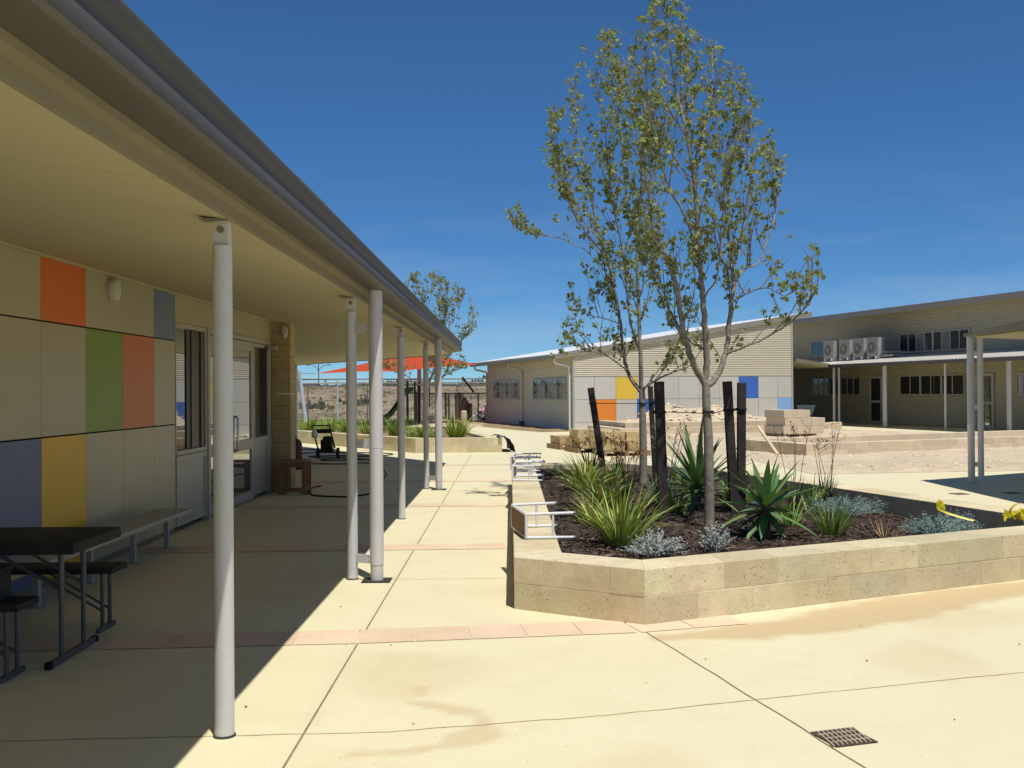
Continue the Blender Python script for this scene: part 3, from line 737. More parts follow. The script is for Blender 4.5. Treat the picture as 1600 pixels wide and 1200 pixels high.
# ------------------------------------------------------------------ things on the verandah
t = thing('bench', 'long low grey bench fixed along the coloured panel wall', 'bench', (-3.56, 8, 0))
g = MB(); g.box(-3.74, -3.345, 2.5, 10.88, .352, .392); g.build('seat', 'bench', t, bevel=.006)
for yy in (2.9, 3.8, 4.8, 5.8, 6.8, 7.78, 8.76, 9.77, 10.72):
    g = MB(); g.box(-3.585, -3.535, yy-.025, yy+.025, 0, .352); g.box(-3.62, -3.50, yy-.04, yy+.04, 0.0005, .008); g.box(-3.70, -3.40, yy-.02, yy+.02, .332, .351); g.build('leg', 'bench', t, bevel=.003)
t = thing('folding_table', 'black folding trestle table with grey tube legs in the shade', 'table', (-3.2, 6.35, 0))
g = MB(); g.box(-4.4+.75, -2.52, 5.98, 6.72, .672, .742); g.build('tabletop', 'blackplastic', t, bevel=.018, smooth=True)
g = MB(); g.beam((-2.69, 6.02, .022), (-2.69, 6.70, .022), .034, .034); g.build('foot_bar', 'greytube', t, bevel=.004)
for yy in (6.20, 6.52):
    g = MB(); g.tube([(-2.69, yy, .035), (-2.69, yy, .40)], .0145, 12); g.tube([(-2.69, yy, .38), (-2.69, yy, .673)], .0175, 12); g.build('leg', 'greytube', t, smooth=True)
for yy in (6.22, 6.50): g = MB(); g.beam((-2.69, yy, .42), (-3.12, yy, .668), .016, .016); g.build('brace', 'greytube', t)
for yy in (6.03, 6.69):
    g = MB(); g.box(-2.71, -2.67, yy-.02, yy+.02, .003, .042); g.build('foot_cap', 'rubber', t, bevel=.004)
t = thing('folding_bench', 'black folding bench nearest the panel wall, behind the folding table', 'bench', (-3.2, 7.05, 0))
g = MB(); g.box(-3.85+.25, -2.66, 6.92, 7.20, .395, .437); g.build('seat', 'blackplastic', t, bevel=.014, smooth=True)
g = MB(); g.beam((-2.76, 6.92, .018), (-2.76, 7.20, .018), .03, .03); g.build('foot_bar', 'greytube', t, bevel=.004)
for yy in (7.0, 7.13):
    g = MB(); g.tube([(-2.76, yy, .03), (-2.76, yy, .396)], .0135, 10); g.build('leg', 'greytube', t, smooth=True)
for yy in (7.01, 7.12): g = MB(); g.beam((-2.76, yy, .13), (-3.2, yy, .39), .013, .013); g.build('brace', 'greytube', t)
b2 = dup(t, (-3.27, 5.86, 0), 'black folding bench nearest the camera, at the left frame edge')
t = thing('storage_box', 'small black box standing on the nearest folding bench', 'box', (-2.98, 5.82, .437))
g = MB(); g.box(-3.10, -2.865, 5.74, 5.95, .4375, .60); g.build('body', 'blackplastic', t, bevel=.01)
g = MB(); g.box(-3.108, -2.857, 5.732, 5.958, .601, .622); g.build('lid', 'blackplastic', t, bevel=.006)
t = thing('slatted_stool', 'red brown slatted timber stool beside the limestone pillar', 'stool', (-3.42, 16.45, 0))
for i in range(6):
    yy = 16.20+i*.082; g = MB(); g.box(-3.64, -3.20, yy, yy+.062, .505, .53); g.build('slat', 'timber', t, bevel=.003)
for xx in (-3.64, -3.27):
    for yy in (16.205, 16.42, 16.62):
        g = MB(); g.box(xx, xx+.065, yy, yy+.045, .0, .504); g.build('leg', 'timber', t, bevel=.003)
for xx in (-3.638, -3.25):
    g = MB(); g.box(xx+.02, xx+.045, 16.25, 16.62, .06, .12); g.build('rail', 'timber', t, bevel=.002)
for z0 in (.04, .43): g = MB(); g.box(-3.574, -3.272, 16.212, 16.237, z0, z0+.07); g.build('rail', 'timber', t, bevel=.002)
t = thing('red_canister', 'dull red round topped canister standing behind the slatted stool', 'canister', (-4.4, 21.6, 0))
g = MB(); g.lathe((-4.49, 21.6, 0), [(.14, 0), (.15, .02), (.15, .48), (.135, .56), (.09, .62), (.03, .645)], 24); g.build('body', 'redtank', t, smooth=True)
g = MB(); g.lathe((-4.49, 21.6, .645), [(.03, 0), (.03, .05), (.02, .06)], 12); g.build('valve', 'engine', t)
# pressure washer
t = thing('pressure_washer', 'black wheeled pressure washer with tall handle under the verandah', 'pressure washer', (-4.42, 25.0, 0))
cx, cy = -4.42, 25.05
g = MB(); g.tube([(cx-.21, cy-.12, .25), (cx-.30, cy-.1, .55), (cx-.36, cy-.05, .80), (cx+.06, cy-.05, .80), (cx+.12, cy-.1, .55), (cx+.20, cy-.12, .25)], .019, 10); g.beam((cx-.31, cy-.09, .665), (cx+.09, cy-.09, .665), .03, .10); g.build('handle', 'engine', t, smooth=True)
g = MB(); g.tube([(cx-.33, cy, .80), (cx-.27, cy-.02, .90), (cx-.24, cy-.02, 1.02), (cx-.33, cy+.0, .985)], .008, 6); g.build('lance', 'engine', t)
g = MB(); g.box(cx-.20, cx+.17, cy-.20, cy+.20, .16, .22); g.build('base_frame', 'engine', t, bevel=.01)
g = MB(); g.box(cx-.15, cx+.13, cy-.15, cy+.15, .222, .46); g.lathe((cx, cy, .462), [(.13, 0), (.12, .05), (.07, .08), (.02, .085)], 18); g.build('engine', 'engine', t, bevel=.03, smooth=True)
for sx_ in (-.27, .21):
    g = MB(); g.tube([(cx+sx_, cy+.05, .13), (cx+sx_+.06, cy+.05, .13)], .13, 22); wh = g.build('wheel', 'rubber', t, bevel=.012, smooth=True)
    g = MB(); g.tube([(cx+sx_-.004, cy+.05, .13), (cx+sx_+.064, cy+.05, .13)], .06, 14); g.build('rim', 'engine', wh, smooth=True)
g = MB(); g.lathe((cx-.29, cy-.12, .50), [(.04, 0), (.075, .03), (.08, .12), (.05, .18), (.025, .21)], 16); g.build('detergent_bottle', 'white', t, smooth=True)
g = MB()
def cr(pts, n=8):                                     # Catmull-Rom
    P = [Vector(p) for p in pts]; P = [P[0]]+P+[P[-1]]; out = []
    for i in range(1, len(P)-2):
        for j in range(n):
            s = j/n; a, b, c, d = P[i-1:i+3]
            out.append(.5*((2*b)+(-a+c)*s+(2*a-5*b+4*c-d)*s*s+(-a+3*b-3*c+d)*s**3))
    out.append(P[-2]); return out
g.tube(cr([(-4.6, 25.0, .2), (-4.9, 24.5, .25), (-5.1, 23.9, .06), (-4.75, 23.4, .014), (-4.35, 23.1, .014), (-3.8, 22.9, .014), (-3.25, 23.2, .014), (-2.75, 21.9, .014), (-2.5, 20.6, .014), (-2.36, 19.6, .014), (-2.28, 17.9, .014), (-2.2, 16.3, .014), (-2.45, 15.75, .014), (-2.74, 15.8, .014), (-3.04, 16.0, .014), (-3.24, 16.6, .014), (-3.30, 17.2, .014), (-3.22, 17.6, .014)]), .0125, 8)
tag(g.build('garden_hose', 'hose', smooth=True), 'black hose lying in a loop on the shaded verandah floor', 'hose')
g = MB(); g.tube([(-3.75+.5*math.cos(a*.35)*(1+.03*a), 23.9+.55*math.sin(a*.35), .014+.004*a) for a in range(46)], .0125, 8)
tag(g.build('garden_hose', 'hose', smooth=True), 'flat coil of black hose on the floor by the pressure washer', 'hose')

# ------------------------------------------------------------------ gabled classroom
gb = thing('classroom_building', 'cream corrugated classroom with white skillion roof and coloured panel end wall', 'building', F2 @ Vector((0, 0, 0)), TH)
def rb(u): return 2.98+.158*u
def corrugated(g, u0, u1, z0, z1, pos, pitch=.0765, amp=.0115, seg=8, topf=None):
    """horizontal ribs; pos(u, out, z) -> point; topf(u) clips the top (rising with u)"""
    n_ = int((z1-z0)/pitch*seg); pts = []
    for i in range(n_+1):
        z = z0+(z1-z0)*i/n_; o = amp*math.sin(2*math.pi*i/seg)
        ua = u0
        if topf and topf(u0) < z: ua = u0+(z-topf(u0))/.158
        pts.append((z, o, min(ua, u1-.001)))
    V = []; Fc = []
    for z, o, ua in pts: V += [pos(ua, o, z), pos(u1, o, z)]
    for i in range(n_): Fc.append((2*i, 2*i+1, 2*i+3, 2*i+2))
    g.add(V, Fc)
g = MB(F2); corrugated(g, 0.05, 9.88, 2.18, 4.545, lambda u, o, z: (u, -o, z), topf=rb); g.build('end_cladding', 'corr', gb)
g = MB(F2); g.add([(0, .03, 0), (9.92, .03, 0), (9.92, .03, rb(9.92)), (0, .03, rb(0))], [(0, 1, 2, 3)]); g.build('end_wall', 'backing', gb)
g = MB(F2); corrugated(g, 0, 13, .02, rb(0)-.02, lambda u, o, z: (-o, 13-u, z)); g.build('side_cladding', 'corr', gb, smooth=True, angle=60)
g = MB(F2); g.add([(.03, 0, 0), (.03, 13, 0), (.03, 13, rb(0)), (.03, 0, rb(0))], [(0, 1, 2, 3)]); g.add([(9.92, 0.03, 0), (9.92, 13, 0), (9.92, 13, rb(9.92)), (9.92, 0.03, rb(9.92))], [(0, 1, 2, 3)]); g.add([(0.03, 13, 0), (9.92, 13, 0), (9.92, 13, rb(9.92)), (.03, 13, rb(0))], [(0, 1, 2, 3)]); g.build('wall', 'corrshade', gb)
ju = [.05, .91, 1.83, 2.75, 3.69, 4.61, 5.53, 6.45, 7.37, 8.29, 9.21, 9.88]
zr = [.0, .315, 1.235, 2.15]
sp = {(2, 2): 'gyellow', (1, 1): 'gorange', (3, 1): 'gblue', (8, 2): 'gblue', (10, 1): 'glight'}
for i in range(11):
    for j in range(3):
        g = MB(F2); g.box(ju[i]+.006, ju[i+1]-.006, -.016, .0, zr[j]+.006, zr[j+1]-.006, jit(.025)); g.build('wall_panel', sp.get((i, j), 'gcream'), gb)
g = MB(F2); g.box(-.02, .05, -.03, .05, 0, rb(0)-.01); g.box(9.88, 9.95, -.03, .05, 0, rb(9.9)-.01); g.box(.05, 9.88, -.022, .0, 2.153, 2.178); g.build('corner_trim', 'frame', gb)
g = MB(F2); u0, u1, v0, v1 = -.65, 10.85, -.07, 13.6      # roof
g.hexa([(u0, v0, rb(u0)+.12), (u1, v0, rb(u1)+.12), (u1, v1, rb(u1)+.12), (u0, v1, rb(u0)+.12), (u0, v0, rb(u0)+.19), (u1, v0, rb(u1)+.19), (u1, v1, rb(u1)+.19), (u0, v1, rb(u0)+.19)])
v = v0+.1
while v < v1: g.beam((u0+.02, v, rb(u0)+.20), (u1-.02, v, rb(u1)+.20), .05, .025); v += .38
g.build('roof', 'roofwhite', gb)
for va, vb_ in ((v0-.02, v0), (v1, v1+.02)):
    g = MB(F2); g.hexa([(u0, va, rb(u0)-.0), (u1, va, rb(u1)-.0), (u1, vb_, rb(u1)), (u0, vb_, rb(u0)), (u0, va, rb(u0)+.215), (u1, va, rb(u1)+.215), (u1, vb_, rb(u1)+.215), (u0, vb_, rb(u0)+.215)]); g.build('verge_trim', 'rooftrim', gb)
g = MB(F2); g.hexa([(u0, v0+.002, rb(u0)+.06), (u1, v0+.002, rb(u1)+.06), (u1, v1-.002, rb(u1)+.06), (u0, v1-.002, rb(u0)+.06), (u0, v0+.002, rb(u0)+.118), (u1, v0+.002, rb(u1)+.118), (u1, v1-.002, rb(u1)+.118), (u0, v1-.002, rb(u0)+.118)]); g.build('eave_soffit', 'soffit', gb)
g = MB(F2); g.extrude([(u0-.13, v0, 2.89), (u0-.002, v0, 2.87), (u0-.002, v0, 3.06), (u0-.115, v0, 3.06), (u0-.13, v0, 2.99)], (0, v0, 0), (0, v1, 0)); g.build('gutter', 'rooftrim', gb, fix=True)
def swan(v, m):
    g = MB(F2); g.tube([(u0-.06, v, 2.89), (u0-.06, v, 2.76), (u0+.0, v, 2.70), (-.14, v, 2.60), (-.075, v, 2.52), (-.075, v, .0)], .045, 12); return g.build('downpipe', m, gb, smooth=True)
swan(.22, 'white'); swan(6.7, 'corr'); swan(12.85, 'corr')
g = MB(F2); g.box(-.20, -.03, 6.55, 6.85, 0, .22); g.build('drain_box', 'greytube', gb, bevel=.01)
def strip_window(F, par, v0, v1, z0, z1, u, n, groups, m, gm='frame', flip=False, depth=.05, fw=.05, out=-1):
    """framed strip of sashes; wall plane x=u, facing -x"""
    g = MB(F); g.box(u+out*depth, u, v0, v0+fw, z0, z1); g.box(u+out*depth, u, v1-fw, v1, z0, z1); g.box(u+out*depth, u, v0+fw, v1-fw, z0, z0+fw); g.box(u+out*depth, u, v0+fw, v1-fw, z1-fw, z1)
    k = n*groups; st = (v1-v0-2*fw)/k
    for i in range(1, k):
        wd_ = .11 if i % n == 0 else .04; g.box(u+out*(depth-.006), u+out*.004, v0+fw+i*st-wd_/2, v0+fw+i*st+wd_/2, z0+fw+.001, z1-fw-.001)
    w_ = g.build('window', gm, par, bevel=.004)
    for i in range(k):
        g = MB(F); a = v0+fw+i*st; mm = m if isinstance(m, str) else m[i % len(m)]
        g.box(u+out*.024, u+out*.018, a+.015, a+st-.015, z0+fw-.01, z1-fw+.01); g.build('pane', mm, w_)
strip_window(F2, gb, .82, 5.10, 1.22, 2.12, -.012, 4, 2, ['blind', 'darkglass', 'blind'])
strip_window(F2, gb, 7.40, 11.70, 1.22, 2.10, -.012, 4, 2, ['darkglass', 'blind', 'blind'])
g = MB(F2); g.box(4.83, 4.99, -.10, -.017, 2.56, 2.74); g.build('wall_light', 'white', gb, bevel=.02)
g = MB(F2); g.tube([(5.0, 12, 3.7), (5.0, 12, 4.62)], .012, 6); g.build('aerial', 'greytube', gb)

# ------------------------------------------------------------------ long classroom block on the right
rbld = thing('classroom_building', 'long two level corrugated classroom block with posted verandah in shade', 'building', F3 @ Vector((0, 0, 0)), TH)
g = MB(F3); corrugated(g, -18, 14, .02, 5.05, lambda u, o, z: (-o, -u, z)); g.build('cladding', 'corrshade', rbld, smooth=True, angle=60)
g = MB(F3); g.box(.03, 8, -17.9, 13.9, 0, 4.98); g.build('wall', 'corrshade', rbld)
g = MB(F3); g.hexa([(-.9, -18.5, 4.86), (9, -18.5, 5.6), (9, 14.5, 5.6), (-.9, 14.5, 4.86), (-.9, -18.5, 4.90), (9, -18.5, 5.64), (9, 14.5, 5.64), (-.9, 14.5, 4.90)]); g.build('eave_soffit', 'soffit', rbld)
g = MB(F3); g.hexa([(-.9, -18.5, 4.91), (9, -18.5, 5.65), (9, 14.5, 5.65), (-.9, 14.5, 4.91), (-.9, -18.5, 5.06), (9, -18.5, 5.8), (9, 14.5, 5.8), (-.9, 14.5, 5.06)]); g.build('roof', 'roofwhite', rbld)
g = MB(F3); g.box(-1.03, -.902, -18.6, 14.6, 4.85, 5.08); g.build('gutter', 'rooftrim', rbld, bevel=.01)
# verandah roof and link roof
g = MB(F3); e0, e1, y0, y1 = -2.70, -.02, -18, .15
g.hexa([(e0, y0, 2.62), (e1, y0, 2.98), (e1, y1, 2.98), (e0, y1, 2.62), (e0, y0, 2.67), (e1, y0, 3.03), (e1, y1, 3.03), (e0, y1, 2.67)])
g.hexa([(e0+2.68, y1, 2.98), (e0+2.68, 13, 2.98), (e0, 13, 2.62), (e0, y1, 2.62), (e0+2.68, y1, 3.03), (e0+2.68, 13, 3.03), (e0, 13, 2.67), (e0, y1, 2.67)])
g.hexa([(e0, y1, 2.62), (e0, 13, 2.62), (-5.20, 13, 2.98), (-5.20, y1, 2.98), (e0, y1, 2.67), (e0, 13, 2.67), (-5.20, 13, 3.03), (-5.20, y1, 3.03)])
yy = y0+.1
while yy < y1: g.beam((e0+.01, yy, 2.675), (e1-.01, yy, 3.035), .06, .03); yy += .19
g.build('verandah_roof', 'gcream', rbld, fix=True)
g = MB(F3); g.hexa([(e0+.01, y0, 2.55), (e1, y0, 2.90), (e1, y1+.02, 2.90), (e0+.01, y1+.02, 2.55), (e0+.01, y0, 2.57), (e1, y0, 2.92), (e1, y1+.02, 2.92), (e0+.01, y1+.02, 2.57)])
g.hexa([(e0, y1+.02, 2.55), (e0, 13, 2.55), (-5.19, 13, 2.90), (-5.19, y1+.02, 2.90), (e0, y1+.02, 2.57), (e0, 13, 2.57), (-5.19, 13, 2.92), (-5.19, y1+.02, 2.92)])
g.build('verandah_soffit', 'soffit', rbld, fix=True)
g = MB(F3); g.box(e0-.12, e0-.002, y0, y1, 2.52, 2.66); g.build('verandah_gutter', 'darktrim', rbld, bevel=.01)
g = MB(F3); g.hexa([(-5.20, y1-.02, 2.90), (e0, y1-.02, 2.54), (e0, y1-.002, 2.54), (-5.20, y1-.002, 2.90), (-5.20, y1-.02, 3.07), (e0, y1-.02, 2.70), (e0, y1-.002, 2.70), (-5.20, y1-.002, 3.07)]); g.build('barge_trim', 'fascia', rbld)
for v in (-.22, -3.34, -7.02, -10.19, -13.6):
    g = MB(F3); g.tube([(-2.5, v, 0), (-2.5, v, 2.56)], .047, 14); g.build('post', 'post', rbld, smooth=True)
for v in (-.02, -3.62, -10.42):
    g = MB(F3); g.tube([(-2.62, v, 0), (-2.62, v, 2.56)], .055, 14); do = g.build('downpipe', 'post', rbld, smooth=True)
    g = MB(F3)
    for z in (.3, 1.25, 2.2): g.box(-2.58, -2.52, min(v, v+.2), max(v, v+.2), z, z+.06)
    g.build('bracket', 'post', do)
strip_window(F3, rbld, 1.72, 5.72, 1.28, 2.14, -.012, 4, 2, 'darkglass')
strip_window(F3, rbld, -5.15, -1.10, 1.30, 2.16, -.012, 2, 3, 'darkglass')
strip_window(F3, rbld, -12.2, -7.9, 1.30, 2.16, -.012, 4, 2, ['darkglass', 'blind'])
strip_window(F3, rbld, 3.6, 5.75, 3.17, 3.98, -.012, 4, 1, 'darkglass')
strip_window(F3, rbld, -5.45, -1.12, 3.14, 3.98, -.012, 4, 2, ['darkglass', 'darkglass', 'blind'])
strip_window(F3, rbld, -12.6, -8.3, 3.14, 3.98, -.012, 4, 2, ['darkglass', 'blind'])
for a, b, gm in ((.12, 1.06, 'darkglass'), (-6.74, -5.72, 'glass')):
    g = MB(F3); g.box(-.06, -.012, a, a+.12, 0, 2.16); g.box(-.06, -.012, b-.12, b, 0, 2.16); g.box(-.06, -.012, a+.12, b-.12, 2.05, 2.16); g.box(-.06, -.012, a+.12, b-.12, .95, 1.06); g.box(-.06, -.012, a+.12, b-.12, .02, .13)
    d = g.build('door', 'frame', rbld, bevel=.004)
    g = MB(F3); g.box(-.03, -.02, a+.12, b-.12, .13, .95); g.box(-.03, -.02, a+.12, b-.12, 1.06, 2.05); g.build('pane', gm, d)
    g = MB(F3); g.box(-.09, -.061, b-.10, b-.05, 1.0, 1.10); g.build('handle', 'steel', d)
g = MB(F3); g.box(-5.16, -4.98, .30, .48, 0, 2.85); g.build('link_post', 'frame', rbld)
# air conditioners standing on the verandah roof
def make_ac(v):
    t = thing('air_conditioner', '', 'air conditioner', F3 @ Vector((-1.15, v, 2.90)), TH, 'condenser units on the verandah roof')
    Fa = WM[t.name]
    g = MB(Fa); g.box(-.15, .17, -.40, .40, .10, .92); g.build('casing', 'ac', t, bevel=.015)
    def ring(r, d, n_=24): return [(-.152-d, .06+r*math.cos(6.2832*i/n_), .50+r*math.sin(6.2832*i/n_)) for i in range(n_)]
    g = MB(Fa); g.poly(ring(.275, .003)); g.build('fan_grille', 'acgrille', t)
    g = MB(Fa)
    for r in (.10, .15, .2, .25): g.tube(ring(r, .014, 20)+[ring(r, .014, 20)[0]], .006, 5, caps=False)
    for i in range(8):
        a = 6.2832*i/8; g.beam((-.164, .06+.07*math.cos(a), .5+.07*math.sin(a)), (-.164, .06+.27*math.cos(a), .5+.27*math.sin(a)), .008, .008)
    g.poly(ring(.085, .02)); g.build('fan_guard', 'ac', t)
    g = MB(Fa); g.box(-.157, -.151, -.33, -.27, .76, .80); g.build('badge', 'acgrille', t)
    g = MB(Fa); g.box(-.05, .1, -.425, -.40, .2, .5); g.build('service_cover', 'ac', t)
    for yy in (-.30, .24):
        g = MB(Fa); g.box(-.20, .22, yy, yy+.06, .0, .10); g.build('foot', 'white', t)
    return t
ac = make_ac(2.36)
ac['label'] = 'leftmost of the four condenser units, overlapping the small upper window'
for i, (v, lb) in enumerate(((1.12, 'second condenser unit from the left on the verandah roof'), (.08, 'third condenser unit from the left on the verandah roof'), (-.94, 'rightmost condenser unit, with pipes running along the wall beside it'))):
    dup(ac, F3 @ Vector((-1.15, v, 2.90)), lb)
g = MB(F3); g.tube([(-1.05, -1.36, 3.2), (-.9, -1.6, 3.16), (-.5, -2.2, 3.14), (-.1, -2.3, 3.14)], .05, 8); g.box(-1.2, -.6, -2.1, -1.5, 2.97, 3.06)
tag(g.build('pipe_duct', 'ac', smooth=True), 'short grey refrigerant duct running from the rightmost condenser to the wall', 'duct')

# ------------------------------------------------------------------ covered walkway at the right edge
cw = thing('covered_walkway', 'cream roofed walkway corner with twin grey posts at the right edge', 'walkway', (9, 15, 0))
K = Vector((7.58, 17.15)); bk = Vector((.862, .507))
def cq(z0, z1, inset=0):
    a = K+Vector((-inset*0+inset, -inset)); return a
P4 = [(7.36, 2.0), (16, 2.0), (16, K.y+(16-K.x)*bk.y/bk.x), (K.x, K.y)]
def slab(pts, z0, z1, m, name):
    g = MB(); n_ = len(pts); V = [(*p, z0) for p in pts]+[(*p, z1) for p in pts]
    g.add(V, [tuple(range(n_-1, -1, -1)), tuple(range(n_, 2*n_))]+[(i, (i+1) % n_, (i+1) % n_+n_, i+n_) for i in range(n_)]); return g.build(name, m, cw, fix=True)
slab([(7.50, 2), (16, 2), (16, 21.9), (7.68, 17.05)], 2.425, 2.45, 'soffit', 'soffit')
g = MB()                                             # raked roof over it
lo = [(7.40, 2, 2.46), (16, 2, 2.46), (16, 22.0, 2.46), (K.x, K.y, 2.46)]; hi = [(7.40, 2, 3.2), (16, 2, 3.6), (16, 22.0, 2.6), (K.x, K.y, 2.49)]
g.hexa(lo+hi); g.build('roof', 'rooftrim', cw, fix=True)
g = MB(); g.hexa([(7.32, 2, 2.45), (7.38, 2, 2.45), (K.x, K.y, 2.45), (K.x-.06, K.y, 2.45), (7.32, 2, 3.15), (7.38, 2, 3.15), (K.x, K.y, 2.49), (K.x-.06, K.y, 2.49)]); g.build('fascia', 'fascia', cw, fix=True)
g = MB(); g.tube([(7.79, 17.14, 0), (7.79, 17.14, 2.43)], .047, 20); po = g.build('post', 'post', cw, smooth=True)
g = MB(); g.box(7.755, 7.825, 17.12, 17.16, 2.36, 2.425); g.build('post_cap', 'post', po, bevel=.01)
g = MB(); g.lathe((7.665, 17.22, 0), [(.056, 0), (.056, .95), (.059, .96), (.059, 1.02), (.056, 1.03), (.056, 2.45)], 20); do = g.build('downpipe', 'post', cw, smooth=True)
g = MB()
for z in (.33, 1.28, 2.17): g.beam((7.70, 17.20, z), (7.77, 17.15, z), .012, .08)
g.build('bracket', 'post', do)

# ------------------------------------------------------------------ drain covers
def drain(name, c, ang, sx_, sy_, label):
    t = thing(name, label, 'drain cover', (*c, 0), ang, 'drain grates in the pavement'); Fd = WM[t.name]
    g = MB(Fd); g.box(-sx_, sx_, -sy_, sy_, .002, .006); g.build('plate', 'drain', t)
    g = MB(Fd); n_ = 9
    for i in range(n_):
        x = -sx_+(i+.5)*2*sx_/n_
        g.beam((x-.02, -sy_+.008, .008), (x+.02, sy_-.008, .008), .007, .005)
    for i in range(1, 4): y = -sy_+i*2*sy_/4; g.beam((-sx_+.008, y, .0075), (sx_-.008, y, .0075), .008, .004)
    g.build('grate_bars', 'iron', t)
drain('drain_cover', (1.517, 4.752), R(16.5), .108, .105, 'rusty square drain grate in the foreground pavement beside a joint')
drain('drain_cover', (6.76, 15.61), R(16.5), .11, .11, 'small dark drain cover near the walkway posts, left of two')
drain('drain_cover', (7.60, 15.69), R(16.5), .11, .11, 'small dark drain cover at the right edge under the walkway roof')

# ------------------------------------------------------------------ white stools lying on the planter wall
def make_stool(F):
    """upright stool in its own frame: seat on top, four legs"""
    h = .42; ax = .095; ay = .36; r_ = .0125
    g = MB(F); g.box(-ax+.012, ax-.012, -ay+.012, ay-.012, h-.014, h); parts = [('seat_board', g, 'board', .002)]
    g = MB(F); c = [(-ax, -ay), (ax, -ay), (ax, ay), (-ax, ay)]
    for i in range(4): p, q = c[i], c[(i+1) % 4]; g.tube([(*p, h-.008), (*q, h-.008)], r_, 8)
    parts.append(('seat_frame', g, 'white', 0))
    for p in c:
        g = MB(F); g.tube([(p[0], p[1], h-.008), (p[0]*1.06, p[1]*1.06, .012)], r_, 8); parts.append(('leg', g, 'white', 0))
        g = MB(F); g.tube([(p[0]*1.06, p[1]*1.06, .02), (p[0]*1.063, p[1]*1.063, 0)], r_+.003, 8); parts.append(('foot_cap', g, 'bolt', 0))
    for i in (0, 2): p, q = c[i], c[(i+1) % 4]; g = MB(F); g.tube([(p[0]*1.03, p[1]*1.03, .19), (q[0]*1.03, q[1]*1.03, .19)], r_*.85, 8); parts.append(('stretcher', g, 'white', 0))
    return parts
def stool(loc, rz, label, src=None):
    rot = (Matrix.Rotation(rz, 3, 'Z') @ Matrix.Rotation(R(-90), 3, 'Y')).to_euler()
    if src: return dup(src, loc, label, rot=rot)
    t = thing('stool', label, 'stool', loc, rot=rot, group='white stools on the planter wall')
    for nm, g, m, bv in make_stool(WM[t.name]): g.build(nm, m, t, bevel=bv, smooth=(bv == 0))
    return t
s1 = stool((.475, 8.92, .38+.112), R(9), 'white framed stool lying on its side, nearest one on the planter wall')
stool((.465, 14.35, .38+.112), R(-4), 'white framed stool lying on its side, first of the far row of three', s1)
stool((.470, 15.30, .38+.112), R(2), 'white framed stool lying on its side, middle of the far row of three', s1)
stool((.455, 16.30, .38+.112), R(-6), 'white framed stool lying on its side, farthest one on the planter wall', s1)
# yellow tape
t = thing('tape_bundle', 'crumpled bundle of yellow plastic tape on the planter wall top', 'tape', (5.0, 9.6, .38))
g = MB()
random.seed(4)
for k in range(16):
    x = U(4.62, 5.25); y = 9.02+(x-4.3)*.47+U(.10, .26); pts = []
    a = U(0, 6.28)
    for i in range(7):
        x += math.cos(a)*.06; y += math.sin(a)*.035; a += U(-.9, .9); pts.append((x, y, .395+abs(math.sin(i*.9+k))*U(.02, .085)))
    for p, q in zip(pts, pts[1:]):
        p = Vector(p); q = Vector(q); s_ = Vector((U(-.01, .01), .012, .032))
        g.add([p-s_, q-s_, q+s_, p+s_], [(0, 1, 2, 3)], jit(.15))
g.build('tape_strip', 'tape', t)
g = MB(); lp = cr([(4.60, 9.45, .40), (4.56, 9.46, .47), (4.62, 9.46, .535), (4.72, 9.47, .53), (4.80, 9.48, .46), (4.87, 9.5, .40)], 5)
for p, q in zip(lp, lp[1:]): s_ = Vector((0, .022, 0)); g.add([p-s_, q-s_, q+s_, p+s_], [(0, 1, 2, 3)])
g.build('tape_loop', 'tape', t)
t = thing('yellow_ribbon', 'twisted end of yellow ribbon sticking up from the silvery shrub', 'ribbon', (4.05, 9.75, .30))
g = MB(); lp = cr([(4.27, 9.55, .375), (4.17, 9.58, .40), (4.05, 9.62, .44), (3.98, 9.63, .48), (3.99, 9.63, .54)], 5)
for i, (p, q) in enumerate(zip(lp, lp[1:])):
    w0 = .012+.022*max(0, i/len(lp)-.6)*2.2; s_ = Vector((w0, .004, w0*.5)); g.add([p-s_, q-s_, q+s_, p+s_], [(0, 1, 2, 3)])
g.add([(3.955, 9.63, .49), (4.045, 9.63, .47), (4.03, 9.64, .53), (3.99, 9.64, .565), (3.96, 9.63, .545)], [(0, 1, 2, 3, 4)])
g.build('ribbon_strip', 'tape', t)
random.seed(23)

# ------------------------------------------------------------------ plants
def blade(g, base, az, lean, ln, wd_, curl, seg=5, fold=0, tint=(1, 1, 1), taper=.75):
    """arching strap leaf; lean from vertical, curl adds droop"""
    p = Vector(base); a = lean; d0 = Vector((math.cos(az), math.sin(az), 0)); side = Vector((-math.sin(az), math.cos(az), 0)); rows = []
    for i in range(seg+1):
        t = i/seg; wv = wd_*(.65+.6*min(t*3, 1)*.6)*(1-t**2.2)*.5 if taper else wd_*.5*(1-t)
        up = Vector((0, 0, 1)); d = d0*math.sin(a)+up*math.cos(a); nrm = d0*-math.cos(a)+up*math.sin(a)
        rows.append((p-side*wv+nrm*fold*wv, p.copy(), p+side*wv+nrm*fold*wv)); p = p+d*(ln/seg); a += curl/seg
    for i in range(seg):
        A, B = rows[i], rows[i+1]
        if fold:
            g.add([A[0], A[1], B[1], B[0]], [(0, 1, 2, 3)], tint); g.add([A[1], A[2], B[2], B[1]], [(0, 1, 2, 3)], tint)
        else: g.add([A[0], A[2], B[2], B[0]], [(0, 1, 2, 3)], tint)
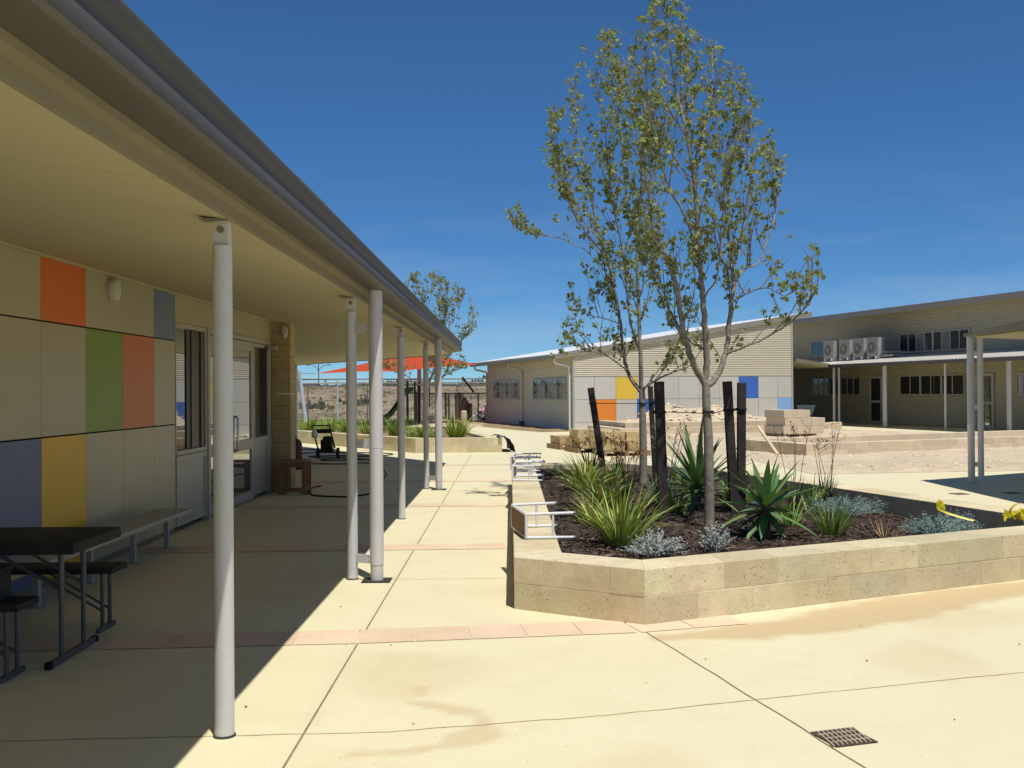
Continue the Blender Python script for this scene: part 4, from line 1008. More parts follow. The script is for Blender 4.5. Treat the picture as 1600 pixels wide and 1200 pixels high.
def strappy(name, label, cat, c, n, ln, wd_, m, group=None, lean=(.05, .8), curl=(.3, 1.1), spread=.10, tints=None, kind=None):
    g = MB()
    for i in range(n):
        az_ = U(0, 6.283); q = random.random()**.6*spread
        b = (c[0]+math.cos(az_)*q, c[1]+math.sin(az_)*q, c[2]-.02)
        t = random.choice(tints) if tints else jit(.25)
        t = tuple(x*U(.8, 1.2) for x in t); blade(g, b, az_+U(-.4, .4), U(*lean), ln*U(.55, 1.1), wd_*U(.7, 1.15), U(*curl), 5, .25, t)
    return tag(g.build(name, m, smooth=True, angle=180), label, cat, group)
VAR = [(1, 1, 1), (1.25, 1.2, 1.0), (.7, .85, .7), (1.9, 1.65, 1.7), (.8, .95, .8)]
def P(x, y): return (x, y, mz(x, y))
strappy('flax_plant', 'tall variegated flax clump in front, beside the nearest white stool', 'plant', P(.93, 8.72), 125, .62, .030, 'strap', 'flax clumps in the planter', tints=VAR, spread=.13)
strappy('flax_plant', 'yellow green flax clump between the two groups of white stools', 'plant', P(1.03, 11.3), 105, .52, .032, 'strap', 'flax clumps in the planter', tints=VAR, spread=.13, curl=(.5, 1.5))
strappy('flax_plant', 'flax clump farthest back, close to the far pair of white stools', 'plant', P(.98, 13.6), 100, .62, .032, 'strap', 'flax clumps in the planter', tints=VAR, spread=.15, curl=(.4, 1.4))
strappy('grass_clump', 'bluish grass clump on the mulch between the tree trunks', 'plant', P(1.78, 12.3), 80, .42, .016, 'grassblue', lean=(.2, 1.0), curl=(.1, .6))
strappy('grass_clump', 'fine green grass clump right of the front yucca', 'plant', P(3.02, 9.75), 130, .38, .012, 'strap', tints=[(.55, .75, .7), (.7, .9, .8), (.5, .7, .6)], lean=(.05, .6), curl=(.1, .7))
strappy('grass_clump', 'loose green strappy clump between the tree trunk and the rear stakes', 'plant', P(2.58, 11.9), 70, .50, .028, 'strap', tints=[(.6, .8, .7), (.8, 1, .8)], curl=(.3, 1.2))
strappy('grass_clump', 'sparse green clump with broad blades under the thin flower stalks', 'plant', P(3.45, 11.9), 45, .45, .026, 'strap', tints=[(.5, .75, .6), (.7, .9, .7)], curl=(.1, .9))
strappy('grass_clump', 'low loose green clump at the base of the rear leaning stake', 'plant', P(1.45, 14.6), 60, .42, .022, 'strap', tints=[(.5, .7, .6), (.7, .85, .7)], curl=(.2, 1.0))
strappy('grass_clump', 'green strappy clump filling the back of the bed behind the rear yucca', 'plant', P(2.35, 13.6), 80, .48, .024, 'strap', tints=[(.5, .7, .6), (.7, .9, .75)], curl=(.2, 1.1))
strappy('grass_clump', 'dull green clump left of the rear yucca, right of the bluish clump', 'plant', P(1.78, 11.35), 60, .42, .022, 'strap', tints=[(.45, .62, .55), (.65, .8, .7)], curl=(.2, 1.0))
strappy('grass_clump', 'untidy yellow green clump between the front flax and the middle flax', 'plant', P(.80, 10.1), 55, .40, .022, 'strap', tints=VAR, curl=(.3, 1.4), lean=(.1, 1.0))
strappy('grass_clump', 'thin straggly clump right beside the front yucca, under its right leaves', 'plant', P(2.78, 10.3), 45, .42, .018, 'strap', tints=[(.6, .85, .7), (.8, 1, .8)], curl=(.2, 1.2), lean=(.1, .9))
def paw(label, c, nst, h, nb, group='kangaroo paws in the planter', fl='rust', dense=10):
    t = thing('kangaroo_paw', label, 'plant', c, group=group); g = MB()
    for i in range(nb):
        az_ = U(0, 6.283); blade(g, (c[0]+U(-.06, .06), c[1]+U(-.06, .06), c[2]-.02), az_, U(.05, .6), U(.3, .55), .018, U(.0, .7), 4, .2, jit(.25))
    g.build('leaves', 'darkleaf', t, smooth=True, angle=180)
    s_ = MB(); f = MB()
    for i in range(nst):
        a = U(0, 6.283); l = U(.04, .24); hh = h*U(.75, 1.05); b = Vector(c)+Vector((U(-.05, .05), U(-.05, .05), 0)); tp = b+Vector((math.cos(a)*l, math.sin(a)*l, hh)); md = (b+tp)/2+Vector((U(-.03, .03), U(-.03, .03), .02))
        pts = cr([b, md, tp], 4); s_.tube(pts, [.005-.003*k/len(pts) for k in range(len(pts))], 5)
        for k in range(3):
            q = pts[-3]+(tp-pts[-3])*U(0, 1); e_ = q+Vector((U(-.09, .09), U(-.09, .09), U(.03, .10))); s_.tube([q, e_], [.003, .002], 4)
            for j in range(dense):
                d = Vector((U(-1, 1), U(-1, 1), U(-.2, 1))).normalized()*U(.015, .04); p0 = e_+Vector((U(-.02, .02), U(-.02, .02), U(-.02, .02))); sd = d.cross(Vector((0, 0, 1))); sd = sd.normalized()*.005 if sd.length > 1e-4 else Vector((.005, 0, 0))
                f.add([p0-sd, p0+sd, p0+d+sd*1.5, p0+d-sd*1.5], [(0, 1, 2, 3)], jit(.35))
    base = len(s_.v); s_.v += f.v; s_.f += [[i+base for i in q] for q in f.f]; s_.t += f.t; s_.m += [1]*len(f.f); s_.build('flower_stalks', ['drystem', fl], t)
paw('dark leaved kangaroo paw with rust flowers, left of the rear tree', P(1.42, 12.9), 9, .55, 42, dense=7)
paw('kangaroo paw with rust flowers at the back by the rear wall', P(1.2, 15.6), 13, .62, 44, dense=8)
paw('kangaroo paw with rust flowers directly left of the rear trunk', P(1.66, 15.9), 12, .62, 40, dense=8)
paw('spindly brown flower stalks between the rear trunk and the tied stake', P(2.15, 14.0), 10, .85, 30, fl='drystem', dense=7)
paw('spindly dry flower stalks nearest the front yucca', P(3.28, 12.0), 4, 1.0, 24, fl='drystem', dense=5)
paw('spindly dry flower stalks at the right, leaning out over the wall', P(3.72, 12.2), 6, .95, 34, fl='drystem', dense=6)
def yucca(label, c, n, ln, wd_, h, lmax=2.3, asp=1.0):
    g = MB()
    for i in range(n):
        t = (i+.5)/n; az_ = i*2.39996+U(-.25, .25); ld = .12+t**.9*lmax
        cl = .15+.5*max(0, t-.35); ll = ln*U(.8, 1.12)*(1-.2*abs(t-.45))
        old = random.random() < .2*t
        blade(g, (c[0]+.025*math.cos(az_), c[1]+.025*math.sin(az_), c[2]+h*(1-t*.45)), az_, ld*U(.88, 1.1), ll, wd_*U(.85, 1.15), cl*U(.5, 1.4)*(1 if ld < 2 else .3), 6, U(.2, .42), tuple(x*U(.8, 1.2) for x in ((1.35, 1.1, .9) if old else (1-.12*t, 1-.06*t, 1-.1*t))))
    t_ = thing('yucca', label, 'plant', c, group='yuccas in the planter'); g.build('leaves', 'yucca', t_, smooth=True, angle=180)
    g = MB(); g.tube([(c[0], c[1], c[2]-.03), (c[0], c[1], c[2]+h)], [.045, .04], 10); g.build('stem', 'drystem', t_)
yucca('large spiky yucca in front, with broad grey green leaves over the wall', P(2.36, 9.60), 34, .52, .098, .36)
yucca('large dark spiky yucca directly behind the front tree trunk', P(2.12, 11.75), 54, .80, .070, .30, 2.0)
def fluffy(name, label, c, n, r_, h, m, tw='drystem', group=None):
    t = thing(name, label, 'plant', c, group=group); s_ = MB(); f = MB()
    for i in range(n):
        a = U(0, 6.283); q = math.sqrt(random.random()); ex = Vector((math.cos(a)*q*r_*U(.7, 1.25), math.sin(a)*q*r_*.8*U(.7, 1.25), h*(1-.5*q*q)*U(.45, 1.2))); b = Vector(c)+Vector((U(-.03, .03), U(-.03, .03), -.02)); tp = Vector(c)+ex; md = b+(tp-b)*.5+Vector((0, 0, .05*h))
        pts = cr([b, md, tp], 3); s_.tube(pts, [.0028]*(len(pts)-1)+[.0012], 3, caps=False)
        for k in range(13):
            p = pts[0]+(tp-pts[0])*U(.45, 1.06)+Vector((U(-.012, .012), U(-.012, .012), U(-.01, .015))); d = Vector((U(-1, 1), U(-1, 1), U(-.1, 1))).normalized()*U(.008, .022); sd = d.orthogonal().normalized()*.0045
            f.add([p-sd*.6, p+sd*.6, p+d*.6+sd, p+d, p+d*.6-sd], [(0, 1, 2, 3, 4)], jit(.3))
    s_.build('stems', m, t); f.build('leaves', m, t)
fluffy('silver_shrub', 'pale silver cushion shrub against the front corner of the planter wall', P(1.12, 8.18), 105, .25, .20, 'silver', group='silver shrubs in the planter')
fluffy('silver_shrub', 'small pale silver shrub at the wall, left of the front yucca', P(1.70, 8.62), 62, .15, .22, 'silver', group='silver shrubs in the planter')
fluffy('silver_shrub', 'widest blue grey shrub, spreading along the right planter wall', P(3.62, 11.3), 150, .44, .22, 'silverblue', group='silver shrubs in the planter')
fluffy('silver_shrub', 'blue grey shrub beside the yellow ribbon', P(4.05, 9.95), 115, .32, .20, 'silverblue', group='silver shrubs in the planter')
fluffy('silver_shrub', 'blue grey shrub filling the narrow right corner of the bed', P(4.35, 10.2), 150, .26, .20, 'silverblue', group='silver shrubs in the planter')
strappy('dry_plant', 'withered brown plant with bare twigs between the blue grey shrubs', 'plant', P(3.52, 9.78), 60, .26, .008, 'drystem', lean=(.3, 1.3), curl=(-.3, .4), tints=[(1.3, 1.2, 1.2), (2, 1.8, 1.7)])
# plants in the second bed
G2 = [(1.0, 1.05, .8), (.75, .95, .7), (.55, .8, .6), (1.3, 1.3, .9)]
LB2 = [('flax_plant', 'big bright green flax clump at the right end of the far planter', (-1.45, 28.0), 150, .85, .036),
       ('flax_plant', 'green flax clump behind the twin downpipe and post', (-2.35, 28.4), 90, .6, .034),
       ('flax_plant', 'yellow green flax clump just right of the second post', (-3.2, 29.2), 120, .80, .036),
       ('flax_plant', 'low green clump below the small far tree', (-2.0, 27.7), 80, .45, .03),
       ('flax_plant', 'green clump behind the pressure washer handle', (-5.0, 31.6), 110, .72, .034),
       ('flax_plant', 'green clump left of the pressure washer handle', (-5.7, 32.6), 110, .70, .034),
       ('flax_plant', 'leftmost green clump, seen beside the limestone pillar', (-6.6, 33.6), 110, .60, .034),
       ('flax_plant', 'green clump between the second post and the downpipe', (-4.2, 30.6), 100, .62, .034),
       ('flax_plant', 'small green clump low at the far planter wall corner', (-2.75, 28.1), 70, .45, .03)]
for nm, lb, (x, y), n_, ln, wd_ in LB2: strappy(nm, lb, 'plant', (x, y, .29), n_, ln, wd_, 'strap', 'flax clumps in the far planter', tints=G2, spread=.2, lean=(.03, .65))
strappy('spiky_plant', 'dark spiky rosette plant standing among the far planter greenery', 'plant', (-4.0, 31.2, .35), 90, .62, .045, 'darkleaf', lean=(.1, 1.5), curl=(0, .4))

# ------------------------------------------------------------------ trees
def pix(px, py, y):
    a = (px-800)/fpx; b = -(py-600)/fpx; d = w+rr*a+uu*b; t_ = y/d.y; return Vector((d.x*t_, d.y*t_, 1.6+d.z*t_))
def leaf_add(f, p, d, s_, tint):
    """small lobed leaf, drooping from p along d"""
    d = d.normalized(); sd = d.cross(Vector((U(-1, 1), U(-1, 1), U(-.3, 1)))); sd = sd.normalized() if sd.length > 1e-4 else d.orthogonal(); n_ = d.cross(sd)*U(-.25, .35)
    f.add([p, p+(d*.35+sd*.55+n_)*s_, p+(d*.6+sd*.28)*s_, p+d*s_, p+(d*.6-sd*.28)*s_, p+(d*.35-sd*.55+n_)*s_], [(0, 1, 2, 3), (0, 3, 4, 5)], tint)
def make_tree(name, label, base, ydep, trunk_px, limbs, outline, seed, density, leafsize, trunk_r, depth=.55, lean=(-.1, 0), twl=(.35, .85)):
    random.seed(seed)
    t = thing(name, label, 'tree', base)
    tr = MB(); tw = MB(); lf = MB()
    b = Vector(base); tp = [b+Vector((0, 0, -.05))]+[pix(x, y, ydep) for x, y in trunk_px]
    pts = cr(tp, 4); m_ = len(pts); tr.tube(pts, [trunk_r*(1.22 if i == 0 else 1.08-.33*i/m_) for i in range(m_)], 12)
    twigs = []
    def inside_px(p):
        q = p-Vector((0, 0, 1.6)); z_ = q.dot(w); return inside((800+fpx*q.dot(rr)/z_, 600-fpx*q.dot(uu)/z_), outline)
    def scatter(pts_, n_, ln0=0):
        for k in range(max(1, round(n_/3.2)) if n_ else 0):
            i = int((ln0+(1-ln0)*random.random())*(len(pts_)-1)); p = pts_[i]+(pts_[min(i+1, len(pts_)-1)]-pts_[i])*random.random()
            
            for _ in range(random.randint(2, 5)):
                d = Vector((U(-1, 1)-.35, U(-1, 1), U(-1.2, .45))); leaf_add(lf, p+Vector((U(-1, 1), U(-1, 1), U(-1, .6)))*leafsize*.5+d*.010, d, leafsize*U(.6, 1.3), LT())
    def LT():
        r_ = random.random(); g_ = U(.65, 1.35)
        return (1.25*g_, 1.05*g_, .8*g_) if r_ < .18 else ((.75*g_, .8*g_, .8*g_) if r_ < .4 else (g_, g_, g_))
    for (px, r0, r1, dz) in limbs:
        n_ = len(px); dep = [ydep+dz*(i/(n_-1))**1.2*depth*2+(0 if i == 0 else U(-.05, .05)) for i in range(n_)]
        P_ = cr([pix(x, y, dd) for (x, y), dd in zip(px, dep)], 6); m_ = len(P_)
        P_ = [p if i in (0, m_-1) else p+Vector((U(-.010, .010), U(-.010, .010), 0)) for i, p in enumerate(P_)]
        tr.tube(P_, [r0+(r1-r0)*i/(m_-1) for i in range(m_)], 8)
        Ln = sum((P_[i+1]-P_[i]).length for i in range(m_-1))
        for k in range(int(Ln*density)):
            s = .18+.82*random.random()**.85; i = min(m_-2, int(s*(m_-1))); p = P_[i]; tan = (P_[i+1]-P_[i]).normalized()
            az_ = U(0, 6.283); sd = Vector((math.cos(az_), math.sin(az_), 0)); d = (tan*U(.5, 1.0)+sd*U(.35, .9)+Vector((lean[0], lean[1], U(.35, .9)))).normalized(); ln = U(*twl)*(1-.45*s)
            for tr_ in range(4):
                end = p+d*ln+Vector((U(-.08, .08), U(-.08, .08), .12*ln))
                if inside_px(end): break
                ln *= .6
            else:
                continue
            q = cr([p, p+d*ln*.5+Vector((U(-.04, .04), U(-.04, .04), 0)), end], 4)
            tw.tube(q, [max(.0022, (.0065*(1-s)+.0035)*(1-.75*j/(len(q)-1))) for j in range(len(q))], 5, caps=False)
            scatter(q, int(ln*17*LD), .35)
            for kk in range(int(2+ln*4)):
                j = random.randint(1, len(q)-2); d2_ = ((q[j+1]-q[j]).normalized()+Vector((U(-.8, .8), U(-.8, .8), U(.0, .7)))).normalized(); l2 = U(.12, .36); e2 = q[j]+d2_*l2
                if not inside_px(e2): continue
                q2 = [q[j], q[j]+d2_*l2*.5+Vector((U(-.02, .02), U(-.02, .02), U(-.01, .02))), e2]; tw.tube(q2, [.003, .0022, .0014], 4, caps=False); scatter(q2, int(l2*26*LD)+1, .2)
        scatter(P_, int(Ln*4*LD), .55)
    tr.build('trunk', 'bark', t, smooth=True, angle=60); tw.build('twigs', 'twig', t, smooth=True, angle=180); lf.build('leaves', 'leaf', t)
    return t
LD = .70
OA = [(1010, -20), (1075, -20), (1098, 55), (1120, 60), (1182, 115), (1190, 175), (1225, 240), (1242, 290), (1230, 370), (1240, 395), (1280, 372), (1282, 440), (1262, 490), (1215, 530), (1150, 560), (1090, 560), (1050, 520), (1010, 470), (985, 420), (975, 330), (965, 240), (975, 150), (985, 60)]
OB = [(950, 20), (1000, 60), (1030, 180), (1040, 330), (1060, 420), (1080, 500), (1125, 545), (1060, 590), (1020, 560), (985, 560), (950, 600), (905, 590), (862, 565), (870, 520), (880, 480), (888, 455), (868, 415), (820, 400), (778, 335), (805, 300), (830, 345), (880, 380), (862, 330), (850, 235), (856, 165), (885, 150), (892, 72), (928, 66)]
LA = [([(1104, 604), (1077, 552), (1063, 487), (1053, 435), (1040, 400), (1022, 371), (1012, 300), (1000, 240)], .034, .006, -.6),
      ([(1103, 600), (1104, 560), (1101, 505), (1097, 452), (1093, 400), (1086, 300), (1080, 255)], .036, .017, .0),
      ([(1082, 262), (1070, 190), (1058, 147), (1047, 87), (1040, 30), (1034, -5)], .015, .003, .1),
      ([(1082, 265), (1095, 220), (1109, 172), (1115, 120), (1110, 75)], .012, .003, .5),
      ([(1086, 300), (1060, 255), (1030, 215), (1010, 190), (1000, 130)], .010, .003, -.4),
      ([(1106, 602), (1119, 590), (1134, 550), (1142, 480), (1146, 428), (1141, 400), (1137, 297), (1134, 245), (1150, 182), (1160, 130)], .033, .004, .5),
      ([(1135, 553), (1165, 541), (1200, 526), (1238, 500), (1262, 474), (1270, 435), (1268, 400)], .014, .004, -.3),
      ([(1146, 445), (1165, 420), (1186, 408), (1207, 350), (1214, 290), (1206, 245)], .013, .003, .8),
      ([(1099, 545), (1075, 530), (1061, 512), (1046, 482), (1030, 440), (1010, 410), (995, 360)], .014, .003, .8),
      ([(1098, 470), (1120, 430), (1125, 380), (1130, 320), (1128, 250), (1120, 190)], .010, .003, -.8),
      ([(1092, 400), (1070, 340), (1045, 290), (1030, 250), (1015, 180), (1010, 120), (1000, 70)], .012, .003, -.9),
      ([(1140, 400), (1165, 350), (1172, 290), (1170, 220), (1172, 165)], .010, .003, .2),
      ([(1146, 470), (1175, 455), (1200, 450), (1225, 462), (1240, 455)], .008, .003, -.7),
      ([(1080, 256), (1072, 200), (1075, 130), (1072, 70), (1065, 25)], .008, .003, .9)]
LB = [([(1003, 612), (997, 606), (981, 582), (974, 547), (967, 487), (958, 445), (948, 400), (932, 350), (917, 280), (900, 200), (885, 120)], .033, .004, .5),
      ([(1003, 610), (1001, 580), (1000, 540), (997, 470), (995, 400), (998, 340), (1002, 280), (998, 220), (985, 150), (975, 90)], .034, .004, .0),
      ([(999, 547), (985, 505), (979, 452), (974, 400), (960, 330), (950, 260), (945, 200), (935, 140)], .020, .004, -.6),
      ([(1003, 612), (1010, 604), (1032, 590), (1056, 580), (1078, 571), (1098, 545)], .020, .004, -.3),
      ([(979, 578), (948, 556), (920, 549), (895, 552), (868, 556)], .012, .003, -.4),
      ([(967, 505), (945, 498), (927, 494), (905, 486), (885, 478)], .009, .003, .4),
      ([(958, 440), (930, 405), (909, 388), (871, 371), (835, 366), (815, 350), (808, 310)], .010, .003, .2),
      ([(840, 367), (815, 352), (795, 337), (784, 331)], .004, .002, 0),
      ([(996, 460), (1020, 420), (1025, 370), (1028, 300), (1020, 230)], .011, .003, .7),
      ([(948, 400), (920, 370), (895, 330), (880, 280), (870, 220), (866, 180)], .012, .003, -.6),
      ([(972, 400), (985, 350), (975, 280), (968, 200), (960, 120), (945, 70)], .011, .003, .9),
      ([(940, 375), (905, 340), (885, 300), (868, 250), (862, 200)], .008, .003, .9)]
make_tree('plane_tree', 'young tree with thin spring leaves, the nearer trunk between two dark stakes', P(1.935, 10.12), 10.12, [(1108, 760), (1107, 690), (1104, 640), (1103, 600)], LA, OA, 5, 8.6, .048, .050, depth=.55)
make_tree('plane_tree', 'young tree with thin spring leaves, the farther trunk left in the bed', P(1.899, 14.85), 14.85, [(1005, 700), (1004, 650), (1003, 608)], LB, OB, 8, 8.0, .056, .056, depth=.7, twl=(.4, 1.0))
LD = .5
OC = [(628, 450), (640, 422), (690, 420), (705, 432), (730, 450), (742, 470), (756, 480), (752, 510), (735, 535), (725, 560), (755, 575), (720, 600), (640, 600), (560, 600), (560, 560), (620, 540)]
LC = [([(664, 612), (668, 570), (675, 530), (670, 490), (655, 455), (645, 428)], .03, .006, .2),
      ([(664, 612), (680, 575), (690, 530), (695, 490), (700, 440)], .03, .006, -.4),
      ([(664, 600), (690, 570), (715, 540), (735, 510), (745, 480)], .025, .005, .4),
      ([(675, 530), (688, 500), (683, 460), (680, 428)], .018, .005, .7),
      ([(690, 530), (715, 490), (725, 455)], .015, .004, .1),
      ([(664, 606), (690, 590), (715, 578), (745, 568)], .015, .004, -.6),
      ([(663, 608), (640, 590), (615, 580), (585, 570)], .015, .004, -.6),
      ([(668, 560), (645, 530), (635, 490), (632, 455)], .015, .004, -.2)]
make_tree('plane_tree', 'small leafy tree whose crown shows above the end of the verandah roof', (-2.42, 28.7, .29), 28.7, [(662, 660), (663, 630), (664, 610)], LC, OC, 3, 9.0, .060, .050, depth=.9, twl=(.4, 1.0))
random.seed(31)

# stakes and ties
def stake(label, b, t_, sz_=.046):
    g = MB(); b = Vector(b); t_ = Vector(t_); g.beam(b-Vector((0, 0, .08)), t_, sz_*2, sz_*2, up=(0, 1, 0)); o = g.build('tree_stake', 'stake', bevel=.007)
    tag(o, label, 'stake', 'dark stakes around the young trees'); return o
stake('leaning dark stake standing leftmost, left of the rear tree', P(1.40, 15.3), (1.19, 15.3, 1.64))
stake('thin dark stake just right of the rear tree trunk', P(2.20, 15.74), (2.13, 15.74, 1.66), .036)
stake('thick dark stake standing alone in front, left of the nearer trunk', P(1.525, 10.35), (1.49, 10.35, 1.685))
stake('dark stake mostly hidden behind the thick front stake', P(2.17, 15.0), (2.12, 15.0, 1.68), .036)
stake('left stake of the close pair behind the front yucca', P(2.455, 11.35), (2.38, 11.35, 1.69), .046)
stake('right stake of the close pair behind the front yucca', P(2.575, 11.6), (2.595, 11.6, 1.675), .044)
g = MB(); z = 1.38
g.tube([(1.54, 10.30, z), (1.56, 10.35, z), (1.88, 10.10, z-.01)], .005, 6); g.tube([(1.98, 10.13, z-.01), (2.30, 11.31, z-.015), (2.52, 11.56, z-.01)], .005, 6)
for c, r_ in (((1.935, 10.12), .052), ((1.487, 10.35), .062), ((2.40, 11.35), .06), ((2.583, 11.6), .06)):
    g.tube([(c[0]+r_*math.cos(a*.5236), c[1]+r_*math.sin(a*.5236), z+.01*math.sin(a)) for a in range(13)], .010, 6)
tag(g.build('tree_tie', 'tie'), 'black rubber tie holding the nearer tree to its stakes', 'tree tie')
g = MB(); z = 1.41
g.tube([(1.225, 15.3, z), (1.56, 15.0, z), (1.84, 14.85, z)], .006, 6); g.tube([(1.95, 14.87, z), (2.14, 15.0, z+.03), (2.14, 15.74, z+.02)], .006, 6)
for c, r_ in (((1.895, 14.85), .056), ((1.225, 15.3), .062), ((2.135, 15.74), .05), ((2.125, 15.0), .05)):
    g.tube([(c[0]+r_*math.cos(a*.5236), c[1]+r_*math.sin(a*.5236), z) for a in range(13)], .009, 6)
tag(g.build('tree_tie', 'tie'), 'black rubber tie holding the farther tree to its stakes', 'tree tie')

# ------------------------------------------------------------------ yard: low walls, blocks, pallets
t = thing('block_wall', 'low ring of pinkish blocks framing a sandy bed in the yard', 'wall', (9, 25.5, 0))
n_, d_ = Vector((math.cos(TH), math.sin(TH))), Vector((-math.sin(TH), math.cos(TH)))
C0 = Vector((6.87, 24.05)); dr = (Vector((13.43, 27.06))-C0).normalized(); dl = (Vector((5.85, 26.75))-C0).normalized()
block_wall([tuple(C0+dl*2.9), tuple(C0), tuple(C0+dr*11)], .30, [.16, .16], .42, t, 'palelime', gap=.008, mort='pink')
block_wall([tuple(C0+dl*2.9+dr*.3), tuple(C0+dl*2.9+dr*11)][::-1], .30, [.16, .158], .42, t, 'palelime', gap=.008, mort='pink')
t = thing('block_wall', 'long stepped block wall curving below the sand mound', 'wall', (6.5, 36, 0))
T0 = Vector((3.75, 35.6)); T1 = Vector((2.95, 39.6)); T2 = Vector((10.4, 37.3)); T3 = Vector((13.2, 41.2))
block_wall([tuple(T1), tuple(T0), tuple(T2), tuple(T3)], .35, [.20, .08], .55, t, 'palelime', gap=.012, mort='pink')
q = Vector((.3, .9))
block_wall([tuple(T1+Vector((.4, .4))), tuple(T0+q), tuple(T2+Vector((-.2, .8))), tuple(T3+Vector((-.6, .4)))], .35, [.25, .20], .55, t, 'palelime', gap=.012, mort='pink')
# stack of big blocks
BL = []; st = Vector((8.75, 34.3)); a2 = math.atan2(.959, .284)
rows_ = [(0, [(0, 0), (1, 0), (2, 0), (0, 1), (1, 1), (2, 1)]), (1, [(0, 0), (1, 0), (2, 0), (0, 1), (1, 1)]), (2, [(0, 0), (1, 0), (0, 1)])]
words = {0: 'bottom', 1: 'middle', 2: 'top'}
src = None
pal = thing('pallet', 'timber pallet under the stack of big pale blocks', 'pallet', (9.3, 34.4, 0), TH)
Fp = WM[pal.name]
for i in range(6): g = MB(Fp); g.box(-.62, .62, -.6+i*.21, -.48+i*.21, .11, .132); g.build('board', 'pallet', pal)
for x in (-.6, -.05, .5): g = MB(Fp); g.box(x, x+.1, -.6, .58, .0, .109); g.build('bearer', 'pallet', pal)
for lv, cells in rows_:
    for (i, j) in cells:
        loc = Fp @ Vector((-.38+i*.50+(.06 if lv == 1 else 0), -.32+j*.60, .134+lv*.262))
        lb = 'big pale block in the %s layer of the stack on a pallet in the yard' % words[lv]
        if src is None:
            src = thing('concrete_block', lb, 'block', loc, TH, 'big pale blocks stacked, %s layer' % words[lv]); Fb = WM[src.name]
            g = MB(Fb); g.box(-.245, .245, -.295, .295, 0, .258); g.build('body', 'palelime', src, bevel=.008)
        else:
            dup(src, loc, lb, rz=TH+U(-.05, .05), group='big pale blocks stacked, %s layer' % words[lv])
# pallets of rough limestone
def rough_block(name, loc, rz_, label, group, s):
    o = thing(name, label, 'limestone block', loc, rz_, group); Fb = WM[o.name]
    bm = MB(Fb); n_ = 3; sx_, sy_, sz_ = s; V = {}
    pts = []
    for k in range(n_+1):
        for j in range(n_+1):
            for i in range(n_+1):
                if 0 < i < n_ and 0 < j < n_ and 0 < k < n_: continue
                V[(i, j, k)] = len(pts); e_ = .018
                pts.append(((i/n_-.5)*sx_+U(-e_, e_), (j/n_-.5)*sy_+U(-e_, e_), k/n_*sz_+(U(-e_, e_) if 0 < k < n_ else U(-.004, .004))))
    Fc = []
    for a in range(n_):
        for b in range(n_):
            for (f, o_) in (((lambda i, j: (i, j, 0)), 1), ((lambda i, j: (i, j, n_)), 0), ((lambda i, j: (i, 0, j)), 0), ((lambda i, j: (i, n_, j)), 1), ((lambda i, j: (0, i, j)), 1), ((lambda i, j: (n_, i, j)), 0)):
                q = [V[f(a, b)], V[f(a+1, b)], V[f(a+1, b+1)], V[f(a, b+1)]]; Fc.append(tuple(q[::-1] if o_ else q))
    t_ = jit(.14); bm.add(pts, Fc, t_); bm.build('body', 'roughlime', o, bevel=.0, smooth=True, angle=30); return o
PAL = [((2.75, 25.75), 'nearest', 3, R(8)), ((2.15, 27.15), 'middle', 2, R(14)), ((1.75, 28.75), 'farthest', 1, R(16))]
for (cx, cy), wd2, lev, rz_ in PAL:
    p = thing('pallet', '%s of three timber pallets holding rough limestone blocks' % wd2, 'pallet', (cx, cy, 0), rz_, 'pallets of rough limestone'); Fp = WM[p.name]
    for i in range(6): g = MB(Fp); g.box(-.60, .60, -.58+i*.205, -.47+i*.205, .105, .128); g.build('board', 'pallet', p)
    for x in (-.6, -.05, .5): g = MB(Fp); g.box(x, x+.1, -.58, .56, .0, .104); g.build('bearer', 'pallet', p)
    if wd2 == 'nearest': lay = [(0, 4, 2), (1, 4, 2)]
    elif wd2 == 'middle': lay = [(0, 4, 2), (1, 3, 2)]
    else: lay = [(0, 3, 2)]
    for lv, na, nb in lay:
        for i in range(na):
            for j in range(nb):
                if lv == 1 and wd2 == 'nearest' and (i, j) in ((3, 1),): continue
                l_ = Fp @ Vector((-.30+j*.56+U(-.02, .02), -.43+i*.29+U(-.015, .015)+(.12 if na == 3 else 0), .130+lv*.232))
                rough_block('limestone_block', l_, rz_+U(-.07, .07), 'rough golden limestone block, %s layer on the %s pallet' % ('upper' if lv else 'lower', wd2), 'rough limestone on the %s pallet, %s layer' % (wd2, 'upper' if lv else 'lower'), (.50+U(-.05, .03), .265, .228))
g = MB(); g.beam((5.95, 24.9, .72), (6.28, 24.35, .07), .09, .035); tag(g.build('timber_plank', 'plank', bevel=.004), 'pale timber plank leaning on the low block wall', 'plank')
t = thing('tub', 'blue grey plastic tub standing beside the big block stack', 'tub', (12.3, 43.2, 0))
g = MB(); g.lathe((12.35, 43.2, .55), [(.24, 0), (.30, .12), (.36, .33), (.38, .34), (.38, .37), (.35, .37), (.28, .12), (.22, .04)], 20); g.build('bowl', 'tub', t, smooth=True)
g = MB()
for sx_ in (-.2, .2): g.tube([(12.35+sx_, 43.0, .0), (12.35+sx_, 43.1, .56), (12.35+sx_, 43.6, .62)], .02, 8)
g.tube([(12.31, 43.55, .18), (12.39, 43.55, .18)], .18, 14); g.build('frame', 'greytube', t)

